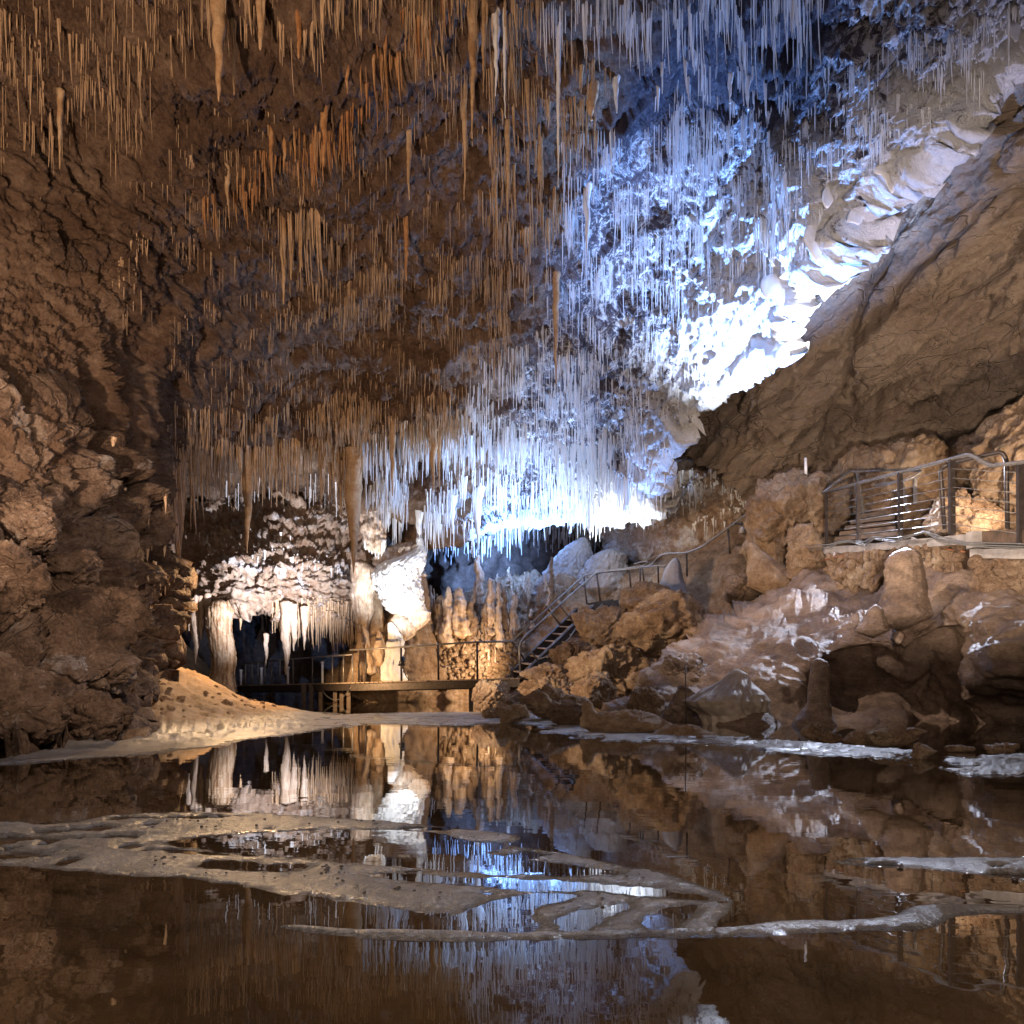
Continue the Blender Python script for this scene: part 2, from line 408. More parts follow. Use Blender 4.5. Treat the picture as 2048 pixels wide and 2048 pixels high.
def water_mat():
    t = NT('still_lake_water'); pos = coords(t)
    mp = t.N('ShaderNodeMapping'); mp.inputs['Scale'].default_value = (1, 2.2, 1); t.L(pos, mp.inputs['Vector'])
    n = t.noise(mp.outputs[0], 1.6, 7, .6)
    c = t.ramp(n, [(.3, (.018, .0105, .0045)), (.7, (.066, .040, .019))])
    t.L(c, t.b.inputs['Base Color']); t.b.inputs['Roughness'].default_value = .0; t.b.inputs['IOR'].default_value = 1.5
    n2 = t.noise(mp.outputs[0], 3.0, 3, .5)
    b = t.N('ShaderNodeBump'); b.inputs['Strength'].default_value = .05; b.inputs['Distance'].default_value = .01
    t.L(n2, b.inputs['Height']); t.L(b.outputs[0], t.b.inputs['Normal'])
    return t.m
def mud_mat():
    """wet grey-brown mud in the bars, dry tan sand on the bank"""
    t = NT('mud_and_sand'); pos = coords(t)
    sep = t.N('ShaderNodeSeparateXYZ'); t.L(pos, sep.inputs[0])
    n = t.noise(pos, 3.0, 8, .7); n2 = t.noise(pos, 90, 4, .8); n3 = t.noise(pos, 14, 6, .7)
    f = t.math('ADD', t.math('MULTIPLY', n, .6), t.math('MULTIPLY', n2, .4))
    mud = t.ramp(f, [(.38, (.07, .064, .062)), (.5, (.18, .168, .162)), (.62, (.36, .345, .34))])
    sand = t.ramp(f, [(.36, (.14, .075, .032)), (.5, (.29, .175, .085)), (.64, (.42, .28, .16))])
    fac = t.math('MULTIPLY', t.math('SUBTRACT', t.math('ADD', sep.outputs[2], t.math('MULTIPLY', n, .06)), .07), 12.0, True)
    dry = t.math('MULTIPLY', t.math('SUBTRACT', t.math('ADD', sep.outputs[2], t.math('MULTIPLY', t.math('SUBTRACT', n3, .5), .012)), .0012), 220.0, True)
    t.L(t.mix(dry, t.mix(.5, t.mix(fac, mud, sand), (.012, .008, .005)), t.mix(fac, mud, sand)), t.b.inputs['Base Color'])
    rr = t.N('ShaderNodeMapRange'); rr.inputs[1].default_value = .0; rr.inputs[2].default_value = 1.0; rr.inputs[3].default_value = .34; rr.inputs[4].default_value = .8
    t.L(fac, rr.inputs[0]); t.L(t.math('MULTIPLY', rr.outputs[0], t.math('ADD', t.math('MULTIPLY', dry, .7), .3)), t.b.inputs['Roughness']); t.b.inputs['Specular IOR Level'].default_value = .8
    h = t.math('ADD', t.math('ADD', n2, t.math('MULTIPLY', n3, 1.5)), t.math('MULTIPLY', n, .5))
    b = t.N('ShaderNodeBump'); b.inputs['Strength'].default_value = 1.0; b.inputs['Distance'].default_value = .026
    t.L(h, b.inputs['Height']); t.L(b.outputs[0], t.b.inputs['Normal'])
    return t.m
M['water'] = water_mat(); M['mud'] = mud_mat()

# ================================================================ camera, world
cam = bpy.data.cameras.new('camera'); co = bpy.data.objects.new('camera', cam); COL.objects.link(co)
co.location = (0, 0, HC); co.rotation_euler = (math.pi / 2, 0, 0)
cam.sensor_width = 36; cam.lens = 36 * F / 2048; cam.shift_y = (HZ - 1024) / 2048; cam.clip_end = 300; cam.clip_start = .05
SC.camera = co
w = bpy.data.worlds.new('World'); SC.world = w; w.use_nodes = True
w.node_tree.nodes['Background'].inputs[0].default_value = (.5, .33, .24, 1); w.node_tree.nodes['Background'].inputs[1].default_value = .06
SC.view_settings.view_transform = 'Standard'; SC.view_settings.look = 'None'; SC.view_settings.exposure = .82; SC.view_settings.gamma = 1
SC.cycles.max_bounces = 6; SC.cycles.diffuse_bounces = 3; SC.cycles.glossy_bounces = 3; SC.cycles.transmission_bounces = 2
SC.cycles.use_denoising = True
SC.cycles.sample_clamp_indirect = 6.0

# ================================================================ cave ceiling
def disp_ceiling(V, PX, PY):
    q = V * np.array([1, .8, 1.0])
    big = fbm(q, .22, 3, .5, 1) * .7
    f1, f2, _ = worley(q + .25 * np.stack([fbm(q, 1.1, 2, .5, 5), fbm(q, 1.1, 2, .5, 6), fbm(q, 1.1, 2, .5, 7)], -1), .8, 2)
    lumps = (.5 - f1) * .16
    scal = (ridged(q * np.array([1, 1, 1.6]), 1.9, 5, .68, 3) - 1.2) * .10
    crumb = fbm(q, 6, 3, .75, 9) * .07
    wy = (V[..., 1] + .25 * np.abs(V[..., 0] + 2) + 1.3 * fbm(V, .45, 3, .5, 61)) / 1.7; sw = wy - np.floor(wy)
    big = big + .26 * (sstep(0, .16, sw) - sw)
    return big + lumps + scal + crumb + fbm(V, 13, 2, .7, 19) * .03
lip = [(-500, -900), (2600, -900), (2600, -420), (2048, 118), (1960, 200), (1900, 285), (1830, 330), (1765, 365), (1745, 425), (1690, 470), (1650, 520), (1604, 575), (1582, 640), (1578, 690), (1532, 742), (1470, 765), (1400, 825), (1345, 905), (1330, 960), (1360, 1010), (1330, 1035), (1200, 1052), (1000, 1065), (850, 1062), (760, 1040), (700, 985), (690, 930), (640, 905), (520, 900), (430, 893), (385, 900), (350, 915), (330, 960), (300, 1010), (-500, 1100)]
ceil_ctrl = [(-450, -850, 4.5), (500, -850, 4.7), (1200, -850, 4.8), (2000, -850, 4.5), (2600, -850, 4.5),
    (-450, 0, 6.2), (0, 0, 7.6), (500, 0, 8.0), (1000, 0, 8.3), (1500, 0, 8.6), (2048, 0, 7.6), (2500, -350, 5.8),
    (-450, 500, 6.2), (0, 300, 8.2), (450, 300, 10.2), (1000, 300, 10.8), (1500, 170, 10.4), (1700, 200, 9.6), (1900, 285, 8.9), (2048, 118, 8.0),
    (0, 550, 8.4), (300, 550, 10.2), (700, 550, 13.2), (1100, 550, 13.2), (1350, 500, 13.0), (1650, 520, 11.2),
    (-450, 900, 5.4), (0, 800, 7.6), (200, 800, 9.0), (400, 760, 13.0), (700, 750, 15.6), (1000, 760, 16.0), (1200, 720, 15.4), (1400, 720, 14.2), (1560, 640, 12.6),
    (0, 1000, 7.4), (250, 960, 10.0), (340, 900, 13.6), (500, 885, 16.5), (700, 890, 17.4), (950, 900, 18.2), (1200, 880, 18.0), (1345, 905, 16.6),
    (720, 980, 19.8), (900, 1000, 20.5), (1150, 1000, 20.5), (1000, 1065, 24), (1330, 1020, 19.5), (800, 1050, 22.5)]
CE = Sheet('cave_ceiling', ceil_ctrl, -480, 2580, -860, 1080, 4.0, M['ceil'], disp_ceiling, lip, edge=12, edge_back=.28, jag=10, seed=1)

# ceiling of the farther chamber, behind the front curtain of straws
CB = Sheet('back_ceiling', [(200, 880, 20), (800, 880, 20), (200, 960, 22), (500, 950, 22.5), (760, 950, 22.5), (200, 1080, 26), (600, 1060, 27), (800, 1060, 27), (1000, 1080, 29), (1000, 1000, 24), (1400, 1080, 28), (1400, 980, 23)],
    200, 1450, 870, 1110, 4, M['left'], lambda V, a, b: fbm(V, .5, 4, .5, 4) * .5 + (ridged(V, 1.2, 4, .6, 8) - 1.2) * .15)
# farthest wall and its dark recesses
BW = Sheet('back_wall', [(-200, 950, 30), (500, 950, 31), (1500, 950, 31), (-200, 1500, 30), (500, 1500, 31), (900, 1200, 29), (1500, 1500, 30), (600, 1250, 33)],
    150, 1700, 960, 1420, 5, M['back'], lambda V, a, b: fbm(V, .4, 4, .5, 4) * .9 + (ridged(V, .9, 4, .6, 8) - 1.2) * .3)

# right-hand bare wall below the calcite lip
def disp_wallr(V, PX, PY):
    c, s_ = math.cos(.82), math.sin(.82)
    u = V[..., 0] * c + V[..., 2] * s_; v = -V[..., 0] * s_ + V[..., 2] * c
    q = np.stack([u * .26, v * 1.35, V[..., 1] * .5], -1)
    st = (ridged(q, .5, 4, .55, 21) - 1.1) * .27
    f1, f2, _ = worley(q + .15 * fbm(V, 1.2, 3, .5, 5)[..., None], .55, 4)
    crack = -sstep(.09, 0, f2 - f1) * .35
    return fbm(V, .25, 3, .5, 23) * .5 + st + crack + (ridged(q, 2.2, 5, .7, 33) - 1.2) * .07 + fbm(V, 4, 5, .75, 9) * .05
WR = Sheet('right_wall', [(1400, 880, 18), (1450, 950, 17.8), (1500, 800, 15.8), (1600, 600, 14.2), (1600, 860, 16.2), (1680, 930, 17), (1750, 420, 12.6), (1750, 700, 14.0), (1800, 950, 16.5), (1950, 250, 10.6), (2048, 600, 11.6), (2048, 900, 15), (2500, 0, 6.5), (2500, 600, 8.0), (2500, 1100, 11), (2048, 0, 9.6), (2100, 1100, 15), (1800, 1100, 16.5), (1550, 1100, 18)],
    1330, 2560, -300, 1150, 3.6, M['wallr'], disp_wallr, poly=[(1350, 800), (1380, 690), (1500, 560), (1700, 350), (2000, 60), (2560, -300), (2560, 1150), (1560, 1150), (1530, 1060), (1480, 1000), (1420, 950), (1370, 930), (1330, 900)], jag=4)
RW = Sheet('rear_wall', [(1180, 940, 23.5), (1500, 940, 20.0), (1180, 1120, 25), (1350, 1080, 21.2), (1560, 1120, 18.8)], 1170, 1570, 925, 1140, 3.2, M['chamber'], poly=[(1200, 925), (1570, 925), (1570, 1140), (1230, 1140), (1215, 1090), (1190, 1060), (1180, 1010)], jag=8, edge=20, edge_back=2.0, seed=40, disp=
    lambda V, a, b: fbm(V, .5, 4, .5, 4) * .4 + (ridged(V * np.array([1.4, 1.4, .6]), 1.6, 5, .65, 8) - 1.2) * .14 + fbm(V, 7, 3, .7, 22) * .05)


# left wall
def disp_left(V, PX, PY):
    w3 = np.stack([fbm(V, .9, 3, .5, 5), fbm(V, .9, 3, .5, 6), fbm(V, .9, 3, .5, 7)], -1)
    f1, f2, idv = worley(V + .35 * w3, .95, 6)
    g1, g2, idw = worley(V + .2 * w3, 2.3, 8)
    b = (idv - .5) * .45 - sstep(.12, 0, f2 - f1) * .28 + (.45 - f1) * .4
    s_ = (idw - .5) * .13 - sstep(.1, 0, g2 - g1) * .09 + (.45 - g1) * .12
    wz = (V[..., 2] - .25 * V[..., 1] + .5 * fbm(V, .8, 3, .5, 63)) / .75; sw = wz - np.floor(wz)
    b = b + .16 * (sw - sstep(.8, 1, sw))
    return b + s_ + fbm(V, .3, 2, .5, 3) * .4 + (ridged(V, 2.6, 4, .62, 12) - 1.2) * .045 + fbm(V, 7, 4, .75, 15) * .045
LW = Sheet('left_wall', [(-450, 850, 4.6), (-450, 1600, 2.8), (0, 820, 7.5), (0, 1050, 6.8), (0, 1300, 5.4), (0, 1560, 4.3), (150, 860, 8.8), (150, 1100, 7.6), (150, 1300, 6.6), (150, 1530, 5.2),
     (290, 950, 11.0), (300, 1100, 10.5), (320, 1200, 10.6), (250, 1320, 8.8), (300, 1400, 7.8), (300, 1530, 6.0), (340, 1450, 7.0)],
    -480, 400, 800, 1600, 3.2, M['left'], disp_left,
    poly=[(-600, 800), (120, 790), (240, 830), (318, 900), (330, 980), (336, 1060), (330, 1110), (345, 1190), (318, 1240), (325, 1300), (300, 1330), (285, 1345), (290, 1400), (262, 1440), (250, 1500), (200, 1620), (-600, 1620)], edge=26, edge_back=1.6, jag=10, seed=5)

# far-left chamber: pale broken ledges above the dark recess
def disp_ch(V, PX, PY):
    q = V * np.array([1, 1, 1.8])
    f1, f2, idv = worley(q + .4 * fbm(V, 1, 3, .5, 4)[..., None], 1.3, 3)
    return (idv - .5) * .3 - sstep(.12, 0, f2 - f1) * .16 + fbm(V, .5, 3, .5, 4) * .5 + (ridged(q, 1.6, 5, .7, 8) - 1.2) * .17 + (ridged(V * np.array([.5, .5, 3]), 1.0, 3, .5, 19) - 1) * .12
CH = Sheet('chamber_wall', [(250, 1000, 24), (450, 1000, 24), (450, 1060, 23), (700, 1060, 24.5), (700, 1000, 25), (250, 1120, 22), (450, 1130, 21), (600, 1120, 21.5), (750, 1150, 23), (300, 1200, 20.5), (430, 1210, 20.5), (560, 1215, 21), (700, 1250, 22.5), (320, 1300, 20.5), (750, 1300, 22.5)],
    250, 780, 960, 1330, 3.0, M['chamber'], disp_ch,
    poly=[(250, 1000), (330, 990), (420, 985), (480, 985), (540, 975), (600, 985), (680, 990), (780, 1000), (780, 1262), (690, 1262), (640, 1240), (575, 1235), (540, 1240), (500, 1210), (468, 1235), (400, 1225), (372, 1260), (368, 1280), (350, 1300), (325, 1298), (318, 1270), (300, 1260), (250, 1240)], edge=12, edge_back=1.2, jag=10, seed=9)

# tan flowstone slope with the stalagmites, behind the bridge
def disp_tan(V, PX, PY):
    f1, f2, idv = worley(V, 2.4, 3)
    return fbm(V, .7, 3, .5, 14) * .3 + (.4 - f1) * .22 + (ridged(V, 2.5, 4, .6, 18) - 1.2) * .06 + fbm(V, 7, 3, .7, 22) * .05
TS = Sheet('flowstone_slope', [(640, 1300, 23.4), (640, 1420, 22.6), (760, 1230, 22.6), (760, 1400, 22.2), (900, 1180, 23), (900, 1300, 21.8), (900, 1420, 21.4), (1050, 1150, 24), (1050, 1250, 22.2), (1050, 1400, 21.0), (1100, 1170, 22.0), (1200, 1100, 23.5), (1200, 1150, 21.9), (1200, 1200, 21.3), (1200, 1350, 19.3), (1350, 1080, 22), (1350, 1180, 19.5), (1450, 1060, 19.5), (1500, 1150, 17.5), (1500, 1350, 16), (1350, 1400, 17)],
    640, 1560, 1020, 1440, 3.2, M['tanslope'], disp_tan,
    poly=[(640, 1440), (640, 1330), (700, 1320), (720, 1200), (800, 1190), (870, 1200), (900, 1185), (960, 1170), (1000, 1150), (1060, 1140), (1120, 1152), (1200, 1150), (1290, 1128), (1380, 1090), (1450, 1040), (1500, 1020), (1560, 1010), (1560, 1440)], edge=12, edge_back=1.5, jag=5, seed=13)

# wet brown mound under the walkway
def disp_mound(V, PX, PY):
    q = V * np.array([1, 1, 1.4])
    c, s_ = math.cos(-.35), math.sin(-.35)
    u = V[..., 0] * c + V[..., 2] * s_; v = -V[..., 0] * s_ + V[..., 2] * c
    r = np.stack([u * .75, v * 1.7, V[..., 1]], -1)
    f1, f2, _ = worley(q, 1.1, 3)
    return fbm(V, .6, 3, .5, 14) * .3 + (.45 - f1) * .26 + (ridged(r * np.array([.7, 1, 1]), 1.9, 4, .5, 18) - 1.2) * .065 + fbm(V, 7, 2, .5, 9) * .010
MD = Sheet('wet_mound', [(1180, 1440, 11), (1300, 1300, 11.5), (1300, 1440, 9.6), (1400, 1250, 12.4), (1400, 1380, 9.8), (1450, 1470, 8.0), (1500, 1180, 13.6), (1520, 1300, 10.2), (1600, 1120, 13.4), (1640, 1230, 11), (1650, 1310, 9.6), (1700, 1150, 12.6), (1700, 1360, 10.4), (1600, 1400, 9.4), (1600, 1480, 8.2), (1800, 1120, 11.4), (1800, 1220, 9.6), (1800, 1290, 8.6), (1780, 1340, 9.8), (1750, 1480, 8.8),
     (1950, 1100, 9.8), (1950, 1180, 8.4), (1930, 1240, 7.9), (1860, 1320, 9.6), (1850, 1420, 10), (1850, 1500, 9.4), (2048, 1100, 9.2), (2048, 1180, 7.9), (2048, 1260, 7.3), (1960, 1330, 7.4), (1960, 1390, 8.0), (2048, 1350, 7.0), (2048, 1410, 7.8), (2048, 1500, 8.4), (2500, 1100, 7), (2500, 1300, 5.8), (2500, 1500, 5.8)],
    1180, 2540, 1060, 1560, 3.2, M['slope'], disp_mound,
    poly=[(1150, 1620), (1200, 1420), (1290, 1370), (1330, 1300), (1400, 1245), (1480, 1200), (1560, 1140), (1640, 1105), (1750, 1095), (2540, 1060), (2540, 1620)], edge=14, edge_back=1.0, jag=5, seed=17)

# ================================================================ lake bed, mud bars and sand bank
def W(poly):
    out = []
    for (x, y) in poly: out.append(ground(x, y))
    return out
xs = np.arange(-420, 2480, 3.4)
ds = np.concatenate([622.0 / (np.arange(2260, 1452, -2.6) - HZ), np.geomspace(8.1, 32, 170)])
GX, GD = np.meshgrid(xs, ds); X = (GX - 1024) / F * GD; Y = GD
Q = np.stack([X, Y, X * 0], -1)
H = np.full(X.shape, -.14) + fbm(Q, .8, 3, .5, 2) * .03
def bar(poly, h, wd, noise=.03, sm=2, holes=(), pud=0.0):
    s_ = sdf(W(smooth_poly(poly, sm)), X, Y)
    for hp in holes:
        s_ = np.minimum(s_, -sdf(W(smooth_poly(hp, 2)), X, Y))
    s_ = s_ + noise * fbm(Q, 3.5, 4, .6, 7) + noise * .5 * fbm(Q, 14, 3, .6, 8)
    z = np.where(s_ > 0, h * (1 - np.exp(-np.clip(s_, 0, 9) / wd)), s_ * .5)
    z = z - pud * sstep(.0, .06, s_) * sstep(.18, .5, fbm(Q * np.array([.7, 2.4, 1]), 3.0, 4, .6, 51)) * 2.2 * h
    z = z + sstep(-.02, .05, s_) * (fbm(Q, 5, 4, .6, 9) * h * .25 + fbm(Q, 28, 3, .6, 4) * .0022)
    return np.clip(z, -.14, None)
inlet = [(560, 1868), (720, 1852), (760, 1838), (850, 1835), (901, 1826), (954, 1812), (1000, 1800), (1050, 1792), (1150, 1788), (1155, 1794), (1110, 1802), (1062, 1815), (1054, 1835), (1066, 1856), (1000, 1866), (860, 1872), (700, 1870)]
pool2 = [(1112, 1841), (1210, 1811), (1266, 1801), (1270, 1806), (1229, 1823), (1164, 1857), (1140, 1858)]
pool3 = [(1296, 1838), (1378, 1805), (1416, 1806), (1360, 1841), (1335, 1860), (1302, 1857)]
stripA = [(715, 1746), (900, 1752), (1150, 1765), (1300, 1775), (1424, 1796), (1424, 1803), (1360, 1799), (1200, 1786), (1050, 1779), (900, 1772), (780, 1760)]
stripB = [(318, 1688), (345, 1680), (435, 1671), (636, 1659), (763, 1659), (858, 1664), (930, 1672), (1010, 1684), (1000, 1700), (940, 1704), (1050, 1720), (1150, 1733), (1275, 1748), (1150, 1750), (1000, 1748), (900, 1742), (795, 1733), (689, 1720), (530, 1708), (371, 1696)]
stripC = [(403, 1724), (470, 1722), (530, 1728), (604, 1728), (610, 1736), (583, 1745), (540, 1745), (477, 1740), (420, 1734)]
tongue = [(880, 1664), (930, 1660), (985, 1664), (1029, 1672), (1026, 1680), (985, 1688), (930, 1682)]
mainbar = [(-500, 1655), (0, 1644), (159, 1633), (318, 1625), (424, 1623), (556, 1628), (742, 1641), (874, 1653), (1024, 1668), (1030, 1680), (1010, 1692), (1090, 1702), (1164, 1714), (1350, 1750), (1430, 1776), (1482, 1800), (1455, 1820), (1428, 1852), (1480, 1860), (1400, 1872), (1250, 1876), (1060, 1878), (880, 1876), (860, 1868), (870, 1850), (954, 1813), (901, 1824), (800, 1815), (715, 1805), (600, 1793), (530, 1782), (456, 1766), (318, 1754), (159, 1739), (0, 1728), (-500, 1735)]
thin = [(543, 1850), (600, 1851), (689, 1858), (830, 1862), (1024, 1864), (1150, 1862), (1300, 1860), (1400, 1856), (1480, 1856), (1554, 1842), (1680, 1840), (1766, 1837), (1808, 1820), (1851, 1811), (1950, 1812), (2048, 1816), (2400, 1812), (2400, 1832), (2048, 1828), (1920, 1826), (1890, 1842), (1872, 1856), (1766, 1863), (1554, 1870), (1342, 1876), (1024, 1883), (848, 1881), (689, 1874), (583, 1860)]
rbar = [(1656, 1724), (1700, 1720), (1739, 1717), (1850, 1714), (2048, 1711), (2400, 1704), (2400, 1775), (2048, 1766), (1978, 1752), (1898, 1744), (1766, 1735)]
farbar = [(640, 1432), (700, 1428), (850, 1425), (980, 1424), (1040, 1420), (1100, 1430), (1180, 1446), (1300, 1462), (1420, 1470), (1560, 1478), (1680, 1486), (1780, 1492), (1830, 1502), (1838, 1512), (1825, 1521), (1649, 1513), (1501, 1501), (1460, 1492), (1289, 1485), (1146, 1479), (1103, 1464), (1045, 1447), (954, 1450), (860, 1452), (760, 1446), (678, 1458)]
farbar2 = [(1867, 1526), (1900, 1516), (1951, 1512), (2048, 1506), (2400, 1490), (2400, 1575), (2048, 1554), (1960, 1552), (1900, 1538)]
H = np.maximum(H, bar(mainbar, .014, .07, .022, 1, (inlet, pool2, pool3, stripA, stripB, stripC), .55))
H = np.maximum(H, bar(tongue, .012, .03, .01))
H = np.maximum(H, bar(thin, .018, .03, .008, 1))
H = np.maximum(H, bar(rbar, .018, .06, .015, 1, (), .6))
H = np.maximum(H, bar(farbar, .022, .25, .22, 1, (), 1.3))
H = np.maximum(H, bar(farbar2, .03, .2, .14, 1, (), .8))
# little hollows where drips have landed on the left of the main bar
for (hx, hy, hw) in [(130, 1641, 50), (238, 1639, 24), (195, 1656, 22), (230, 1677, 20), (92, 1692, 20), (28, 1699, 18), (258, 1696, 20), (140, 1724, 22), (20, 1716, 16), (300, 1652, 20)]:
    cx, cy = ground(hx, hy); rx = hw / F * cy
    r2 = ((X - cx) / rx) ** 2 + ((Y - cy) / (rx * 1.1)) ** 2
    H = H - .035 * np.exp(-r2 * 1.6)
# sand bank
bank = W([(-500, 1560), (0, 1530), (159, 1516), (318, 1508), (424, 1493), (594, 1467), (700, 1452)]) + [(-3.0, 11.8), (-3.6, 12.8), (-4.6, 13.6), (-6.4, 15.5), (-9.5, 20), (-12, 28), (-30, 30), (-30, 3)]
sb = sdf(bank, X, Y) + .2 * fbm(Q, 1.1, 4, .55, 31)
ctr = []
for (px, py, d) in [(430, 1440, 7.5), (430, 1402, 9.5), (350, 1405, 8.6), (300, 1375, 9.0), (300, 1440, 7.0), (250, 1500, 6.0), (500, 1430, 9.0), (520, 1412, 10.5), (590, 1440, 8.3), (590, 1419, 11.5), (630, 1424, 11.5), (355, 1346, 12.8), (420, 1364, 13.2), (507, 1393, 12.8), (290, 1308, 12.4), (240, 1285, 11.0), (440, 1371, 19.5), (300, 1345, 20), (350, 1350, 16), (430, 1372, 16), (500, 1390, 15), (100, 1450, 6), (0, 1500, 4.6), (-300, 1500, 4.5), (650, 1440, 9)]:
    p = P(px, py, d); ctr.append((p.x * 100, p.y * 100, p.z))
for (x, y, z) in [(-14, 20, 2.5), (-14, 28, 3), (-8, 28, 1), (-14, 10, 2), (-10, 5, 1.4), (-3, 20, .3)]: ctr.append((x * 100, y * 100, z))
T = np.clip(tps(ctr)(X * 100, Y * 100), .02, 3)
Q3 = np.stack([X, Y, T], -1)
rough = fbm(Q3, 1.3, 4, .6, 41) * .10 + fbm(Q3, 7, 3, .7, 42) * .025 + np.clip(ridged(Q3, 3.0, 4, .6, 43) - 1.3, 0, 2) * .05 * sstep(.25, .7, T)
hb = np.where(sb > 0, (T + rough * sstep(.0, 1.0, sb)) * (1 - np.exp(-np.clip(sb, 0, 99) / .7)), sb * .4)
H = np.maximum(H, np.clip(hb, -.14, None))
V = np.stack([X, Y, H], -1)
idx = np.arange(X.size).reshape(X.shape)
q = np.stack([idx[:-1, :-1], idx[:-1, 1:], idx[1:, 1:], idx[1:, :-1]], -1).reshape(-1, 4)
GR = link('ground', new_mesh('ground', V.reshape(-1, 3), q), M['mud']); tag(GR, kind='structure')
GROUND_H = (xs, ds, H)
def gz(x, y):
    px = x / y * F + 1024
    i = int(np.clip(np.searchsorted(xs, px), 0, len(xs) - 1)); j = int(np.clip(np.searchsorted(ds, y), 0, len(ds) - 1))
    return float(H[j, i])
me = new_mesh('water', [(-40, -6, 0), (40, -6, 0), (40, 34, 0), (-40, 34, 0)], [(0, 1, 2, 3)], False)
tag(link('water', me, M['water']), kind='structure')

# ================================================================ show cave lamps and added fill lights, mostly in open air without fittings
def K(c): return c
def lamp(name, kind, loc, energy, color, target=None, size=.15, angle=90, blend=.6, shape=None):
    l = bpy.data.lights.new(name, kind); l.energy = energy; l.color = color
    if kind == 'AREA': l.size = size
    else: l.shadow_soft_size = size
    if kind == 'SPOT': l.spot_size = math.radians(angle); l.spot_blend = blend
    o = bpy.data.objects.new(name, l); COL.objects.link(o); o.location = loc
    if target is not None:
        o.rotation_euler = (Vector(target) - Vector(loc)).to_track_quat('-Z', 'Y').to_euler()
    return o
BLUE = (.19, .40, 1.0); WARM = (1.0, .66, .42); AMBER = (1.0, .5, .16); WHITE = (.86, .92, 1.0)
lamp('ledge_flood', 'SPOT', P(1530, 940, 12.8), 4400, BLUE, P(1480, 380, 11.8), 0, 104, 1.0)
lamp('ledge_flood_white', 'SPOT', P(1690, 870, 12.0), 1500, (.78, .87, 1), P(1620, 470, 12.2), 0, 62, 1.0)
lamp('low_ledge_flood', 'SPOT', P(1500, 960, 13.4), 1200, (.7, .82, 1), P(1400, 640, 13.8), 0, 62, 1.0)
lamp('upper_flood', 'SPOT', P(2000, 880, 10.4), 480, (.60, .62, 1.0), P(1840, 120, 8.6), 0, 80, 1.0)
lamp('stair_flood', 'SPOT', P(1015, 1140, 23.4), 6000, (.20, .42, 1.0), P(1040, 900, 21.6), 0, 125, .9)
lamp('near_stair_fill', 'SPOT', P(1135, 1150, 19.0), 1800, (.42, .60, 1.0), P(1010, 930, 18.4), 0, 115, 1.0)  # second light added to widen the glow over the back ceiling
lamp('stair_flood_white', 'SPOT', P(1270, 1110, 19.6), 550, (.75, .85, 1.0), P(1220, 1000, 20), 0, 130, .9)
lamp('recess_fill', 'SPOT', P(1010, 1125, 25.5), 1500, (.2, .4, 1.0), P(900, 1110, 30), 0, 120, .9)  # blue light added so the far recess is not black
lamp('chamber_flood', 'SPOT', P(640, 1290, 17.0), 2700, (.88, .88, 1), P(430, 950, 23), 0, 92, 1.0)
lamp('column_spot', 'SPOT', P(803, 1300, 18.7), 700, WHITE, P(795, 1140, 21), 0, 70, .9)
lamp('bank_lamp', 'SPOT', P(500, 1120, 12.4), 620, (1, .62, .30), P(440, 1400, 10.5), 0, 110, .8)
lamp('bridge_lamp', 'SPOT', P(990, 1335, 20.2), 260, (1, .70, .42), P(830, 1290, 22.5), 0, 140, .7)
lamp('pool_lamp', 'SPOT', P(640, 1345, 18.6), 260, (1, .62, .3), P(760, 1385, 20), 0, 130, .6)
lamp('walkway_lamp', 'SPOT', P(2110, 1010, 10.2), 300, (1, .76, .55), P(1780, 800, 15), 0, 150, .8)
lamp('gap_fill', 'SPOT', P(1270, 1120, 18.6), 900, (.25, .45, 1.0), P(1230, 780, 15.6), 0, 75, 1.0)  # added blue fill between the bright lip and the glowing band
lamp('walkway_cool', 'SPOT', P(1760, 960, 12.4), 900, (.7, .78, 1.0), P(1750, 1260, 8.8), 0, 110, .7)
lamp('boulder_lamp', 'SPOT', (-4.6, 9.5, 2.2), 2000, (1, .72, .48), P(1200, 1290, 14.5), 0, 60, .7)
lamp('wall_fill', 'SPOT', (2.0, 3.0, 1.0), 2400, (1, .80, .64), P(1900, 780, 12), .1, 56, .9)  # added warm fill on the bare right wall, no fixture there
lamp('dome_fill', 'SPOT', (-3.5, 2.0, 1.2), 1900, (1, .71, .51), P(440, 450, 10), .1, 84, .9)  # added warm fill for the brown dome, no fixture there
lamp('camera_side_fill', 'AREA', (-1.0, -2.5, 2.0), 170, (1, .80, .66), (0, 14, 3), 2.5)  # added soft fill from behind the camera, not a known lamp
lamp('mound_fill', 'SPOT', (1.2, 8.5, 5.2), 680, (1, .80, .68), P(1680, 1200, 10.5), 0, 74, .8)  # added overhead fill in mid-air to brighten the mound top
lamp('left_wall_fill', 'SPOT', (-.5, 3.0, 3.2), 560, (1, .76, .6), P(130, 1120, 7), .05, 80, .9)  # added fill to lift the dark left wall
